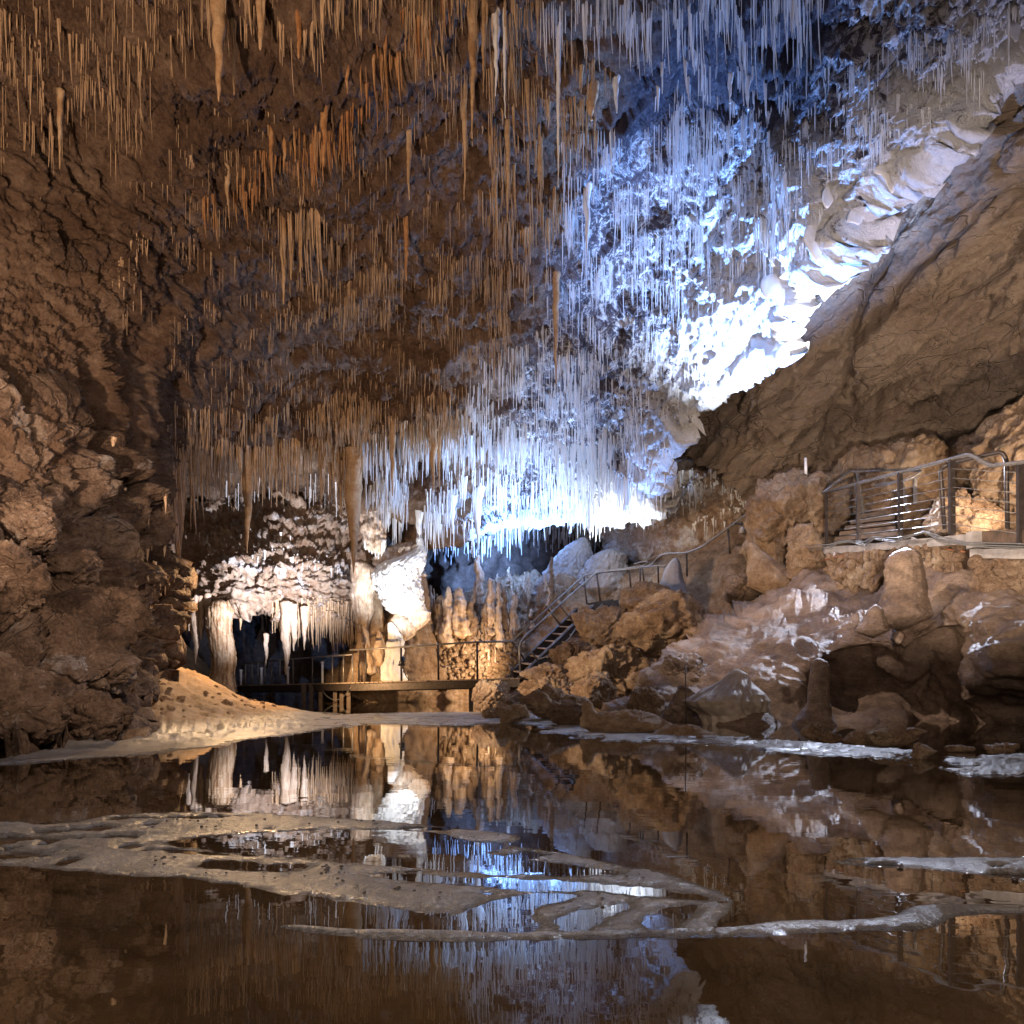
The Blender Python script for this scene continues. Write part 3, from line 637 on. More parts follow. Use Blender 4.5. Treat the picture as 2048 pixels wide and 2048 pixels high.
# ================================================================ dripstone
rnd = random.Random(5)
def spele(name, prof, d, mat, label=None, cat=None, group=None, n=20, rings=28, flute=.08, bump=.10, deep=1.0, seed=0, parent=None, nf=7, cap=True, bs=1.0, lean=0.0, wob=.22):
    """dripstone body: prof = [(py, px centre, half width px)...] at distance d, fluted and lumpy, closed at both ends"""
    prof = sorted(prof, key=lambda a: a[0]); ys = np.array([a[0] for a in prof], float); xc = np.array([a[1] for a in prof], float); hw = np.array([a[2] for a in prof], float)
    t = np.linspace(ys[0], ys[-1], rings); cx = np.interp(t, ys, xc); r = np.maximum(np.interp(t, ys, hw), .12) / F * d
    tt = (t - t[0]) / F * d; wv = fbm(np.stack([tt * 2.2 / max(float(r.max()) * 6, .25), tt * 0 + seed * 3.1, tt * 0], -1), 1, 3, .5, seed % 30)
    cx = cx + wob * wv * float(r.max()) * F / d * np.clip(r / (r.max() + 1e-6) * 2 + .25, 0, 1)
    base = P(float(cx[-1] if hw[-1] > hw[0] else cx[0]), float(ys[-1] if hw[-1] > hw[0] else ys[0]), d)
    a = np.linspace(0, 2 * np.pi, n, endpoint=False)
    A, T = np.meshgrid(a, t); R = r[:, None] * np.ones_like(A); CX = cx[:, None] * np.ones_like(A)
    x0 = (CX - 1024) / F * d; z = HC + (HZ - T) / F * d
    ph = seed * 1.7
    unit = np.stack([np.cos(A) * 1.1 + ph, np.sin(A) * 1.1 - ph, z * .35], -1)
    fl = fbm(unit * nf * .35, 1.0, 3, .6, seed % 50) * flute * 2
    q = np.stack([x0 + np.cos(A) * R + ph, np.sin(A) * R, z], -1)
    rm = float(np.max(r))
    bm = fbm(q, bs * .8 / max(rm, .03), 4, .6, (seed + 7) % 50) * bump * 1.2
    R = R * (1 + fl + bm)
    X_ = x0 + np.cos(A) * R; Y_ = d + np.sin(A) * R * deep + lean * (T - t[0]) / F
    V_ = np.stack([X_, Y_, z], -1)
    idx = np.arange(rings * n).reshape(rings, n); j = np.roll(idx, -1, 1)
    f = np.stack([idx[:-1], idx[1:], j[1:], j[:-1]], -1).reshape(-1, 4)
    vv = V_.reshape(-1, 3)
    c0 = np.array([V_[0, :, 0].mean(), V_[0, :, 1].mean(), z[0, 0] + r[0] * .5]); c1 = np.array([V_[-1, :, 0].mean(), V_[-1, :, 1].mean(), z[-1, 0] - r[-1] * .5])
    vv = np.concatenate([vv, [c0, c1]]); m = rings * n
    fs = [tuple(x) for x in f] + [(m, int(idx[0, k]), int(j[0, k])) for k in range(n)] + [(m + 1, int(j[-1, k]), int(idx[-1, k])) for k in range(n)]
    org = np.array(base) if parent is None else np.array(parent.location)
    me = new_mesh(name, vv - org, fs)
    o = link(name, me, mat, parent=parent, loc=tuple(base) if parent is None else None)
    if parent is None: tag(o, label, cat, group)
    return o

def ceil_at(px, py, sheet=None):
    return (sheet or CE).at(px, py)

# ---- large conical stalactites: (x, y root, y tip, root width, material)
TAN, WHT = M['straw_t'], M['straw_w']
M['stal_t'] = rock('tan_stalactite_calcite', [(.25, (.26, .13, .055)), (.45, (.44, .27, .14)), (.62, (.56, .39, .23)), (.8, (.68, .53, .38))], 2.5, .5, .5, bdist=.02)
M['stal_o'] = rock('orange_stalactite_calcite', [(.25, (.22, .085, .03)), (.45, (.40, .19, .075)), (.62, (.52, .30, .14)), (.8, (.6, .42, .25))], 2.5, .5, .5, bdist=.02)
M['stal_w'] = rock('white_stalactite_calcite', [(.25, (.62, .58, .54)), (.5, (.8, .78, .76)), (.8, (.86, .86, .86))], 2.5, .4, .45, bdist=.02)
big = [
 (437, -60, 203, 30, 't', 'thickest tan stalactite at the top, a long pale cone above the dark hollow'),
 (520, -40, 100, 20, 't', 'broad cream stalactite with a pale stripe, beside the orange curtain at the top'),
 (597, -30, 117, 15, 'o', 'short orange stalactite just right of the cream striped one at the top'),
 (468, 10, 190, 11, 't', 'slim tan stalactite hanging right beside the thickest cone at the top'),
 (648, 120, 334, 20, 'o', 'longest orange stalactite of the orange curtain below the top edge'),
 (568, 190, 337, 12, 'o', 'orange stalactite left of the longest one in the orange curtain'),
 (541, 190, 318, 15, 'o', 'stout orange stalactite in the middle of the orange curtain'),
 (590, 190, 322, 10, 'o', 'narrow orange stalactite between two longer ones in the orange curtain'),
 (695, 60, 185, 12, 'o', 'orange stalactite at the upper right end of the orange curtain'),
 (455, 300, 405, 13, 't', 'tan stalactite at the lower left end of the orange curtain'),
 (945, 20, 278, 22, 't', 'long cream stalactite with a bright edge where brown ceiling meets blue light'),
 (929, 150, 400, 11, 't', 'thin tan stalactite ending below the long bright edged one'),
 (992, 20, 192, 14, 'w', 'white tipped stalactite right of the long bright edged one'),
 (1010, 10, 236, 9, 'w', 'narrow white stalactite beside the white tipped one near the top centre'),
 (967, 20, 185, 12, 't', 'tan stalactite between the bright edged one and the white tipped one'),
 (1015, 220, 446, 12, 't', 'long tan stalactite at the border of the blue lit ceiling'),
 (818, 240, 400, 11, 't', 'lone tan stalactite in the middle of the brown dome'),
 (812, 400, 562, 12, 'o', 'lone reddish stalactite lower in the brown dome'),
 (567, 410, 608, 13, 't', 'long thin tan stalactite of the isolated bunch in the brown dome'),
 (582, 405, 560, 13, 't', 'middle stalactite of the isolated tan bunch in the brown dome'),
 (600, 405, 545, 11, 't', 'right stalactite of the isolated tan bunch in the brown dome'),
 (120, 200, 338, 11, 't', 'tan stalactite on the upper left wall below the straw fringe'),
 (1117, 30, 374, 10, 'w', 'very long thin white stalactite on the edge of the blue lit ceiling'),
 (1183, 165, 234, 24, 't', 'wide triangular cream stalactite just under the dark blue hollow'),
 (1233, 140, 226, 15, 'w', 'blunt cream stalactite right of the wide triangular one'),
 (1112, 545, 768, 13, 't', 'long rusty stalactite at the left edge of the blue lit straws'),
 (1173, 380, 512, 15, 'w', 'pale stalactite among blue lit straws, above the long rusty one'),
 (1496, 90, 219, 15, 'w', 'curved white stalactite hanging in the dark blue hollow'),
 (1460, 110, 200, 12, 'w', 'short white stalactite left of the curved one in the dark blue hollow'),
 (1688, 200, 292, 17, 'w', 'blunt white stalactite above the bright lip of the right ceiling'),
 (1819, 205, 283, 14, 'w', 'white stalactite among the straws at the upper right lip'),
 (1620, 235, 310, 12, 'w', 'small pale stalactite left of the blunt one at the bright lip'),
 (785, 855, 992, 14, 'd', 'dark shadowed stalactite hanging alone before the white glow'),
 (867, 850, 985, 18, 'd', 'dark shadowed stalactite with a forked foot before the white glow'),
 (878, 860, 978, 10, 'd', 'short dark stalactite joined beside the forked dark one'),
 (358, 905, 1182, 26, 't', 'long tan stalactite on the left reaching down over the pale ledges'),
 (493, 895, 1106, 24, 't', 'long tan stalactite over the middle of the pale ledges'),
 (706, 920, 1146, 36, 't', 'tall cream stalactite ending just above the ribbed tan column'),
 (956, 985, 1095, 22, 'w', 'stout brilliant white stalactite over the blue recess'),
 (905, 985, 1068, 16, 'w', 'short brilliant white stalactite left of the stout one over the blue recess'),
 (838, 1000, 1072, 16, 'w', 'white stalactite pointing at the top of the white column'),
 (1180, 985, 1070, 14, 'w', 'white stalactite over the pair of pale domes'),
]
for k, (x, y0, y1, wd, mt, lab) in enumerate(big):
    p = ceil_at(x, y0); d = p.y
    mat = {'t': M['stal_t'], 'o': M['stal_o'], 'w': M['stal_w'], 'd': M['stal_t']}[mt]
    h = y1 - y0; px0 = p.x / d * F + 1024; yr = HZ - (p.z - HC) / d * F
    b = rnd.uniform(-.04, .04) * wd
    y0 = min(yr, y0 + 20)
    prof = [(y0 - 14, x, wd * .75), (y0, x, wd * .52), (y0 + h * .3, x + b, wd * .42), (y0 + h * .6, x + b * 2, wd * .26), (y0 + h * .85, x, wd * .12), (y1, x + rnd.uniform(-1, 1), .8)]
    spele('stalactite', prof, d - .05, mat, lab, 'stalactite', None, n=14, rings=34, flute=.13, bump=.12, seed=k, nf=9)

# ---- straws and small stalactites, hung from points of the ceilings
straws = []      # (top point, length, radius, colour key, conical, zone)
def hang(poly, n, lmin, lmax, rad, key, zone, sheet=None, con=.0, clump=0.0, thresh=None, pw=1.6):
    poly_np = np.array(poly, float); x0, y0 = poly_np.min(0); x1, y1 = poly_np.max(0)
    rs = np.random.RandomState(len(straws) % 9973 + n)
    m = int(n * 6); X_ = rs.uniform(x0, x1, m); Y_ = rs.uniform(y0, y1, m)
    ok = sdf(poly, X_, Y_) > 0
    if clump:
        nn = .5 * fbm(np.stack([X_ / 60, Y_ / 60, X_ * 0 + len(zone)], -1), 1, 3, .6, n % 40) + (ridged(np.stack([X_ / 130, Y_ / 65, X_ * 0 + n], -1), 1, 3, .6, 3) - 1.25) * .7
        ok &= nn > rs.uniform(-.6, .6, m) * (1 - clump) + (clump - .5) * .35
    X_, Y_ = X_[ok][:n], Y_[ok][:n]
    for x, y in zip(X_, Y_):
        sh = sheet or CE
        if not sh.inside(x, y): continue
        p = sh.at(x, y)
        u = rnd.random() ** pw; L = lmin + (lmax - lmin) * u
        c = rnd.random() < con
        straws.append((p, L, rad * rnd.uniform(.5, 1.5) * (1.9 if c else 1), key, c, zone))
        if rnd.random() < clump * .6:      # companions close by
            for _ in range(rnd.randint(1, 3)):
                dx = rnd.uniform(-9, 9)
                if sh.inside(x + dx, y):
                    straws.append((sh.at(x + dx, y + rnd.uniform(-5, 5)), L * rnd.uniform(.5, 1.1), rad * rnd.uniform(.7, 1.2), key, c, zone))
Z = {
 'top_tan': ('tan', 'slim tan soda straw in the fringe along the top left ceiling'),
 'orange': ('orange', 'slim orange soda straw in the curtain crossing the brown dome'),
 'dome': ('tan', 'thin tan soda straw scattered on the brown dome'),
 'border': ('tan', 'pale tan soda straw where the brown dome meets the blue light'),
 'top_blue': ('white', 'white soda straw hanging before the dark blue hollow at the top'),
 'blue': ('white', 'thin white soda straw on the blue lit ceiling'),
 'lip': ('white', 'white soda straw near the bright lip above the bare brown wall'),
 'glow': ('white', 'brilliant white soda straw in the glowing band at the back'),
 'curtain': ('tan', 'tan soda straw of the dense curtain before the pale ledges'),
 'ledge': ('white', 'short white soda straw hanging from the pale broken ledges'),
'wall': ('tan', 'short tan dripstone spike on the rough left wall'),
 'recess': ('tan', 'tan stalactite spike hanging over the dark recess behind the bridge'),
}
hang([(-60, -200), (330, -200), (420, -60), (300, 60), (250, 230), (120, 330), (-60, 260)], 280, .12, .7, .0045, 'tan', 'top_tan', con=.12, clump=.6, pw=1.8)
hang([(380, -120), (800, -120), (760, -20), (600, 0), (460, 0)], 110, .2, .7, .0065, 'tan', 'top_tan', con=.4, clump=.6)
hang([(370, 390), (400, 330), (520, 240), (620, 150), (760, 30), (900, -80), (960, -60), (850, 60), (720, 150), (640, 230), (520, 300), (420, 370)], 330, .2, .75, .008, 'orange', 'orange', con=.4, clump=.3)
hang([(760, -120), (1080, -120), (1080, 60), (900, 100), (820, 40)], 170, .2, .8, .008, 'tan', 'border', con=.3, clump=.5)
hang([(240, 150), (1000, 100), (1040, 300), (1000, 700), (880, 900), (420, 880), (230, 600)], 620, .08, .5, .0042, 'tan', 'dome', con=.12, clump=.7, pw=2.4)
hang([(545, 380), (640, 380), (640, 430), (545, 440)], 50, .4, 1.3, .009, 'tan', 'dome', con=.3)
hang([(640, 400), (1000, 350), (1060, 500), (1030, 720), (760, 760), (640, 560)], 460, .12, .75, .0046, 'tan', 'dome', con=.2, clump=.7, pw=1.9)
hang([(980, 100), (1160, 60), (1260, 180), (1150, 330), (1060, 560), (980, 700), (960, 400)], 240, .2, 1.0, .008, 'cream', 'border', con=.35, clump=.6, pw=1.8)
hang([(1040, -150), (1700, -200), (1640, 20), (1400, 30), (1080, 0)], 270, .3, .85, .005, 'white', 'top_blue', con=.05, clump=.55, pw=1.3)
hang([(1120, 260), (1300, 220), (1600, 170), (1700, 200), (1640, 400), (1480, 540), (1350, 640), (1250, 740), (1080, 800), (1070, 600)], 1150, .2, .85, .005, 'white', 'blue', con=.04, clump=.6, pw=1.7)
hang([(1300, 60), (1640, 60), (1600, 200), (1300, 200)], 40, .2, .6, .008, 'white', 'top_blue', con=.3, clump=.5)
hang([(1620, 0), (2060, -80), (2040, 70), (1880, 240), (1740, 310), (1640, 330), (1600, 200)], 230, .1, .45, .005, 'white', 'lip', con=.10, clump=.6, pw=1.6)
hang([(1640, 330), (1740, 350), (1600, 540), (1480, 660), (1380, 800), (1250, 840), (1150, 860), (1150, 780), (1350, 640)], 330, .08, .35, .007, 'white', 'lip', con=.15, clump=.4)
hang([(960, 700), (1150, 680), (1300, 780), (1270, 860), (1100, 900), (900, 900)], 420, .2, .8, .0085, 'white', 'glow', con=.08, clump=.4)
hang([(720, 880), (1000, 860), (1270, 860), (1280, 940), (1230, 1000), (1000, 1040), (800, 1030), (730, 960)], 1150, .3, 1.1, .013, 'white', 'glow', con=.2, clump=.25, pw=1.2)
hang([(330, 800), (760, 800), (900, 780), (960, 860), (760, 920), (640, 895), (500, 890), (360, 900), (320, 900)], 1300, .15, .7, .008, 'tan', 'curtain', con=.15, clump=.35, pw=1.5)
hang([(340, 880), (420, 880), (560, 880), (640, 895), (700, 905), (740, 960), (700, 960), (640, 910), (420, 905), (350, 925)], 340, .5, 1.5, .012, 'tan', 'curtain', con=.25, pw=1.5)
hang([(310, 930), (345, 905), (420, 900), (410, 930), (330, 960)], 190, .8, 1.7, .012, 'tan', 'curtain', con=.3, pw=.9)
hang([(400, 600), (640, 560), (960, 640), (960, 800), (400, 800)], 240, .1, .4, .007, 'tan', 'dome', con=.05, clump=.5, pw=1.8)
hang([(1250, 830), (1340, 830), (1345, 900), (1335, 1000), (1280, 1030), (1240, 940)], 220, .08, .45, .009, 'white', 'glow', con=.2, clump=.3)
hang([(1210, 930), (1440, 940), (1500, 1010), (1440, 1060), (1220, 1040)], 320, .15, .7, .014, 'white', 'glow', sheet=RW, con=.25, clump=.3)
hang([(450, 960), (760, 930), (760, 1010), (450, 1030)], 110, .3, 1.0, .012, 'white', 'ledge', sheet=CB, con=.1)
hang([(800, 1045), (1300, 1035), (1300, 1090), (800, 1090)], 420, .3, 1.0, .015, 'white', 'glow', sheet=CB, con=.15)
hang([(400, 1080), (500, 1060), (560, 1070), (700, 1120), (760, 1130), (700, 1150), (540, 1130), (420, 1120)], 170, .2, .7, .012, 'white', 'ledge', sheet=CH, con=.2)
hang([(540, 1200), (760, 1190), (780, 1250), (640, 1245), (560, 1236)], 260, .4, 1.3, .018, 'tan', 'recess', sheet=CH, con=.45)
hang([(330, 1210), (470, 1200), (470, 1240), (380, 1250)], 50, .3, 1.0, .018, 'cream', 'recess', sheet=CH, con=.45)

hang([(180, 880), (330, 880), (345, 1250), (250, 1180), (200, 1000)], 40, .06, .25, .008, 'tan', 'wall', sheet=LW, con=.9, clump=.4)

MATK = {'tan': M['straw_t'], 'orange': M['stal_o'], 'white': M['straw_w'], 'cream': M['stal_t']}
def straw_geo(items, n=5):
    """arrays for many straws: thin tubes, or cones for the conical ones; small sideways lean, slightly swollen roots"""
    m = len(items); a = np.linspace(0, 2 * np.pi, n, endpoint=False)
    top = np.array([tuple(i[0]) for i in items]); L = np.array([i[1] for i in items]); r = np.array([i[2] for i in items]); con = np.array([i[4] for i in items], bool)
    rs = np.random.RandomState(3); lean = rs.normal(0, .02, (m, 2)) * (rs.rand(m, 1) < .5) * L[:, None]
    rings = []
    for t, rt, rc in ((-.10, 1.7, 1.9), (.04, 1.15, 1.45), (.4, 1.0, .95), (.75, .95, .5), (1.0, .55, .10)):
        rr = r * np.where(con, rc, rt); zz = top[:, 2] - L * t if t > 0 else top[:, 2] + .05
        cx = top[:, 0] + lean[:, 0] * t * (.4 + t) + np.where(con, rs.normal(0, .15, m) * r, 0); cy = top[:, 1] + lean[:, 1] * t
        rings.append(np.stack([cx[:, None] + np.cos(a) * rr[:, None], cy[:, None] + np.sin(a) * rr[:, None], np.repeat(zz[:, None], n, 1)], -1))
    V_ = np.stack(rings, 1)          # m, R, n, 3
    R = V_.shape[1]; idx = np.arange(m * R * n).reshape(m, R, n); j = np.roll(idx, -1, 2)
    f = np.stack([idx[:, :-1], idx[:, 1:], j[:, 1:], j[:, :-1]], -1).reshape(-1, 4)
    return V_.reshape(-1, 3), f
def vis(i):
    p, L, r, key, con, zone = i
    yb = HZ - (p.z - L - HC) / p.y * F; yt = HZ - (p.z - HC) / p.y * F
    if yb < 4 or abs(p.x / p.y * F) > 1020: return 0
    Lp = (yb - max(0, yt)); return Lp * (r / p.y * F) ** .5 * rnd.uniform(.9, 1.1)
order = sorted(range(len(straws)), key=lambda k: -vis(straws[k]))
# one representative choice of the largest 290, not more than 45 of a zone so every zone shows its own
cnt = {}; single = []
for k in order:
    z = straws[k][5]
    if cnt.get(z, 0) < 40 and len(single) < 290: single.append(k); cnt[z] = cnt.get(z, 0) + 1
ss = set(single)
for k in single:
    p, L, r, key, con, zone = straws[k]
    v, f = straw_geo([straws[k]], 8)
    nm = 'soda_straw' if zone != 'recess' else 'stalactite_spike'
    o = link(nm, new_mesh(nm, v - np.array(p), f), MATK[key], loc=tuple(p))
    tag(o, Z[zone][1], 'soda straw' if zone != 'recess' else 'stalactite', 'soda straws: ' + zone.replace('_', ' ') + ' zone')
for key in ('tan', 'orange', 'white', 'cream'):
    it = [s for k, s in enumerate(straws) if k not in ss and s[3] == key]
    v, f = straw_geo(it, 5)
    nm = {'tan': 'tan_soda_straws', 'orange': 'orange_soda_straws', 'white': 'white_soda_straws', 'cream': 'cream_soda_straws'}[key]
    o = link(nm, new_mesh(nm, v, f), MATK[key])
    tag(o, {'tan': 'countless tan soda straws over the brown dome and its front curtain', 'orange': 'mass of small orange soda straws crossing the brown dome',
            'white': 'countless white soda straws over the blue lit ceiling and the glowing band', 'cream': 'mass of cream soda straws between brown dome and blue light'}[key], 'soda straws', None, 'stuff')
print('STRAWS', len(straws), cnt)

# ---- draperies: thin curved sails of calcite along the lip
def drapery(pts, d0, thick, label, bend=.25, mat=None):
    """pts: root polyline (px) then tip(s), closed outline; built as a solid sail that swings away from the viewer"""
    poly = smooth_poly(pts, 1); n = len(poly)
    cx = sum(p[0] for p in poly) / n; cy = sum(p[1] for p in poly) / n
    y0 = min(p[1] for p in poly); y1 = max(p[1] for p in poly)
    rows = 14; vs = []; fs = []
    A = np.array(poly)
    def pt(x, y, s):
        t = (y - y0) / (y1 - y0); dd = d0 + bend * math.sin((x - cx) / 14.0) * .35 + bend * (1 - t) * .6 + s * thick * (.25 + .75 * (1 - t))
        return P(x, y, dd)
    # fan of rings from the outline to the centroid, two sides
    K_ = 5
    for s in (-1, 1):
        for k in range(K_):
            u = k / K_
            for (x, y) in poly:
                vs.append(pt(x * (1 - u) + cx * u, y * (1 - u) + cy * u, s * min(1, .15 + u * 1.6)))
        vs.append(pt(cx, cy, s))
    m = K_ * n + 1
    for si in (0, 1):
        o_ = si * m
        for k in range(K_ - 1):
            for i in range(n):
                j = (i + 1) % n; a, b, c, e = o_ + k * n + i, o_ + k * n + j, o_ + (k + 1) * n + j, o_ + (k + 1) * n + i
                fs.append((a, b, c, e) if si else (e, c, b, a))
        for i in range(n):
            j = (i + 1) % n; t = (o_ + (K_ - 1) * n + i, o_ + (K_ - 1) * n + j, o_ + m - 1)
            fs.append(t if si else t[::-1])
    for i in range(n):
        j = (i + 1) % n; fs.append((i, j, m + j, m + i))
    base = P(cx, y0, d0); me = new_mesh('drapery', [tuple(v - base) for v in vs], fs)
    o = link('drapery', me, mat or M['stal_w'], loc=base); tag(o, label, 'drapery')
    return o
def dat(x, y): return CE.at(x, y).y
dr = [
 ([(1742, 345), (1762, 318), (1790, 285), (1794, 320), (1789, 385), (1781, 388), (1768, 352)], 1788, 300, 'tall white shark fin shaped drapery hanging from the upper lip'),
 ([(1652, 300), (1668, 262), (1692, 258), (1694, 300), (1676, 318), (1668, 345), (1655, 330)], 1670, 270, 'broad white drapery above the bright part of the lip'),
 ([(1722, 340), (1738, 285), (1750, 290), (1744, 340), (1736, 372), (1730, 362)], 1738, 300, 'narrow white drapery left of the shark fin shaped one'),
 ([(1640, 395), (1660, 355), (1684, 330), (1680, 380), (1662, 410), (1652, 420)], 1660, 350, 'white drapery leaf just above the brightest glow'),
 ([(1600, 470), (1640, 420), (1668, 420), (1650, 480), (1638, 531), (1620, 505)], 1640, 440, 'large white drapery with a downward tip at the brightest glow'),
 ([(1516, 566), (1542, 545), (1578, 548), (1574, 585), (1559, 634), (1552, 606), (1541, 594), (1530, 600)], 1560, 560, 'largest white drapery pointing down under the brightest glow'),
 ([(1545, 715), (1560, 690), (1578, 680), (1580, 715), (1571, 736), (1560, 728)], 1545, 650, 'small hooked white drapery below the largest one'),
 ([(1530, 735), (1540, 715), (1556, 712), (1552, 735), (1547, 750), (1540, 742)], 1530, 650, 'smallest white drapery beside the hooked one'),
 ([(2005, 68), (2020, 40), (2040, 35), (2042, 62), (2033, 88), (2022, 74)], 2020, 60, 'white drapery at the far upper right by the bare wall'),
 ([(1690, 445), (1710, 400), (1750, 395), (1745, 425), (1738, 442), (1728, 434), (1718, 452), (1706, 445)], 1710, 410, 'scalloped grey drapery on the edge of the lip'),
 ([(1642, 498), (1660, 465), (1700, 450), (1712, 460), (1700, 478), (1680, 490), (1664, 496)], 1670, 470, 'low scalloped grey drapery below the lip edge'),
]
for pts, ax, ay, lab in dr:
    drapery(pts, dat(ax, ay) - .25, .05, lab)

# ---- columns and flowstone bodies
spele('ribbed_column', [(1206, 442, 18), (1222, 443, 26), (1240, 443, 24), (1280, 443, 23), (1340, 445, 22), (1360, 446, 23), (1372, 447, 26), (1384, 447, 27)], 20.0, M['ribcol'], 'broad ribbed cream column with amber foot at the left end of the bridge', 'column', n=72, rings=60, flute=.05, bump=.04, seed=3, nf=40)
spele('drip_column', [(1290, 343, 12), (1300, 344, 10), (1330, 344, 9), (1352, 345, 11)], 19.6, M['calcite'], 'narrow white ribbed column beside the dark recess on the left', 'column', n=40, rings=30, flute=.06, bump=.05, seed=4, nf=26)
spele('drip_column', [(1275, 306, 8), (1300, 308, 7), (1328, 308, 5), (1345, 308, 5)], 18.5, M['cream'], 'thin amber dripstone column squeezed beside the left boulders', 'column', n=20, seed=6)
for (x, y0, y1, wd, lab) in [(391, 1205, 1327, 17, 'long cream stalactite left of the broad ribbed column'), (402, 1205, 1280, 12, 'cream stalactite close to the left side of the ribbed column'),
        (415, 1200, 1275, 12, 'cream stalactite touching the ribbed column'), (572, 1218, 1350, 22, 'long white and amber stalactite over the bridge rail'), (588, 1222, 1302, 16, 'white stalactite beside the long amber one over the bridge rail'),
        (608, 1226, 1300, 12, 'amber stalactite right of the white pair over the bridge rail'), (532, 1280, 1330, 9, 'dim stump of a stalactite in the dark recess behind the bridge'), (378, 1215, 1262, 14, 'short cream stalactite under the frosted ledge')]:
    spele('stalactite', [(y0 - 12, x, wd * .6), (y0, x, wd * .5), ((y0 * 2 + y1) / 3, x, wd * .42), ((y0 + y1 * 2) / 3, x + 1, wd * .27), (y1 - 8, x, wd * .1), (y1, x, .8)], 20.1 if x < 500 else 20.9, M['cream'], lab, 'stalactite', n=22, rings=36, flute=.14, bump=.1, seed=x, nf=14)
# ribbed tan column
e = empty('tan_column', P(730, 1345, 21.2)); tag(e, 'ribbed tan flowstone column just left of the white column', 'column')
spele('shaft', [(1122, 722, 8), (1128, 722, 18), (1140, 730, 24), (1165, 731, 25), (1190, 727, 22), (1220, 727, 20), (1240, 725, 15), (1256, 724, 10), (1270, 726, 9), (1300, 733, 10), (1345, 738, 13)], 21.2, M['cream'], n=56, rings=70, flute=.10, bump=.07, seed=8, nf=22, parent=e)
spele('buttress', [(1150, 744, 10), (1180, 750, 13), (1230, 752, 16), (1290, 752, 22), (1345, 750, 30)], 21.6, M['tanslope'], n=36, rings=40, flute=.1, bump=.14, seed=9, parent=e)
spele('foot', [(1250, 716, 5), (1290, 722, 7), (1320, 716, 12), (1345, 715, 16), (1372, 716, 18)], 21.0, M['tanslope'], n=26, rings=30, flute=.14, bump=.2, seed=10, parent=e)
# white column
e = empty('white_flowstone_column', P(800, 1385, 21.2)); tag(e, 'large brilliant white flowstone column lit by the lamp on the bridge', 'column')
spele('crown', [(1072, 838, 7), (1082, 836, 10), (1090, 812, 26), (1100, 804, 38), (1120, 800, 46), (1150, 800, 48)], 21.3, M['chamber'], n=80, rings=50, flute=.16, bump=.30, seed=11, parent=e, nf=14, deep=.6)
spele('white_body', [(1076, 838, 6), (1092, 838, 9), (1102, 834, 15), (1116, 818, 30), (1130, 802, 45), (1150, 798, 50), (1180, 802, 47), (1205, 808, 41), (1218, 811, 36), (1232, 815, 22)], 21.1, M['calcite'], n=110, rings=80, flute=.07, bump=.10, seed=12, parent=e, nf=50, deep=.7)
spele('skirt', [(1130, 840, 6), (1160, 840, 12), (1200, 834, 26), (1235, 824, 38), (1270, 812, 50), (1310, 804, 66), (1350, 800, 80), (1390, 798, 88)], 21.7, M['tanslope'], n=100, rings=80, flute=.10, bump=.22, seed=13, parent=e, nf=20, deep=.5)
spele('flow_lobe', [(1212, 838, 8), (1226, 836, 20), (1240, 832, 24), (1254, 828, 16), (1262, 826, 6)], 20.95, M['cream'], n=50, rings=30, flute=.12, bump=.2, seed=31, parent=e, nf=14, deep=.5)
spele('flow_lobe', [(1228, 800, 6), (1240, 802, 20), (1256, 806, 26), (1270, 808, 20), (1280, 808, 8)], 20.9, M['cream'], n=50, rings=30, flute=.12, bump=.2, seed=32, parent=e, nf=14, deep=.5)
spele('splash_flow', [(1246, 782, 4), (1262, 786, 9), (1280, 789, 15), (1300, 790, 19), (1318, 788, 18), (1334, 784, 20), (1360, 784, 24)], 20.6, M['calcite'], n=50, rings=40, flute=.14, bump=.28, seed=14, parent=e, nf=12, deep=.5)
spele('splash_flow', [(1262, 757, 3), (1280, 759, 8), (1300, 762, 13), (1330, 764, 16)], 20.9, M['cream'], n=40, rings=30, flute=.14, bump=.25, seed=34, parent=e, nf=12, deep=.5)
e2 = spele('hanging_flowstone', [(1010, 745, 20), (1030, 746, 23), (1060, 748, 22), (1085, 748, 21), (1098, 752, 17), (1106, 758, 8)], 20.6, M['cream'], 'hanging block of cream flowstone with a ragged white foot left of the white column', 'flowstone', n=60, rings=40, flute=.16, bump=.2, seed=15, nf=26)
for k, (x, yb) in enumerate([(731, 1100), (738, 1105), (744, 1108), (751, 1114), (757, 1118), (763, 1112), (768, 1104)]):
    spele('spike', [(1080, x, 4), (1094, x, 3), (yb, x, .6)], 20.5, M['calcite'], n=8, rings=10, flute=.1, bump=.15, seed=k, parent=None, label='white spike in the ragged foot of the hanging cream flowstone', cat='stalactite', group='spikes under the hanging flowstone')
# domes behind the stairs
spele('flowstone_dome', [(1076, 1166, 6), (1090, 1158, 22), (1110, 1148, 36), (1135, 1142, 48), (1165, 1138, 60), (1190, 1136, 66)], 22.6, M['greyflow'], 'taller pale dome of flowstone behind the stairs, bright on its right flank', 'flowstone dome', n=120, rings=80, flute=.07, bump=.06, seed=16, wob=0, nf=34, deep=.6)
spele('flowstone_dome', [(1099, 1222, 8), (1103, 1222, 22), (1112, 1218, 36), (1128, 1212, 42), (1150, 1208, 48), (1180, 1204, 54)], 22.1, M['greyflow'], 'low round grey dome of flowstone right behind the stair rail', 'flowstone dome', n=120, rings=80, flute=.06, bump=.06, seed=17, wob=0, nf=34, deep=.6)
spele('flowstone_cone', [(1117, 1350, 4), (1124, 1350, 10), (1140, 1349, 17), (1160, 1348, 21), (1190, 1345, 36)], 18.2, M['greyflow'], 'grey pointed flowstone cone beside the upper handrail', 'stalagmite', n=40, rings=34, flute=.03, bump=.05, seed=18)
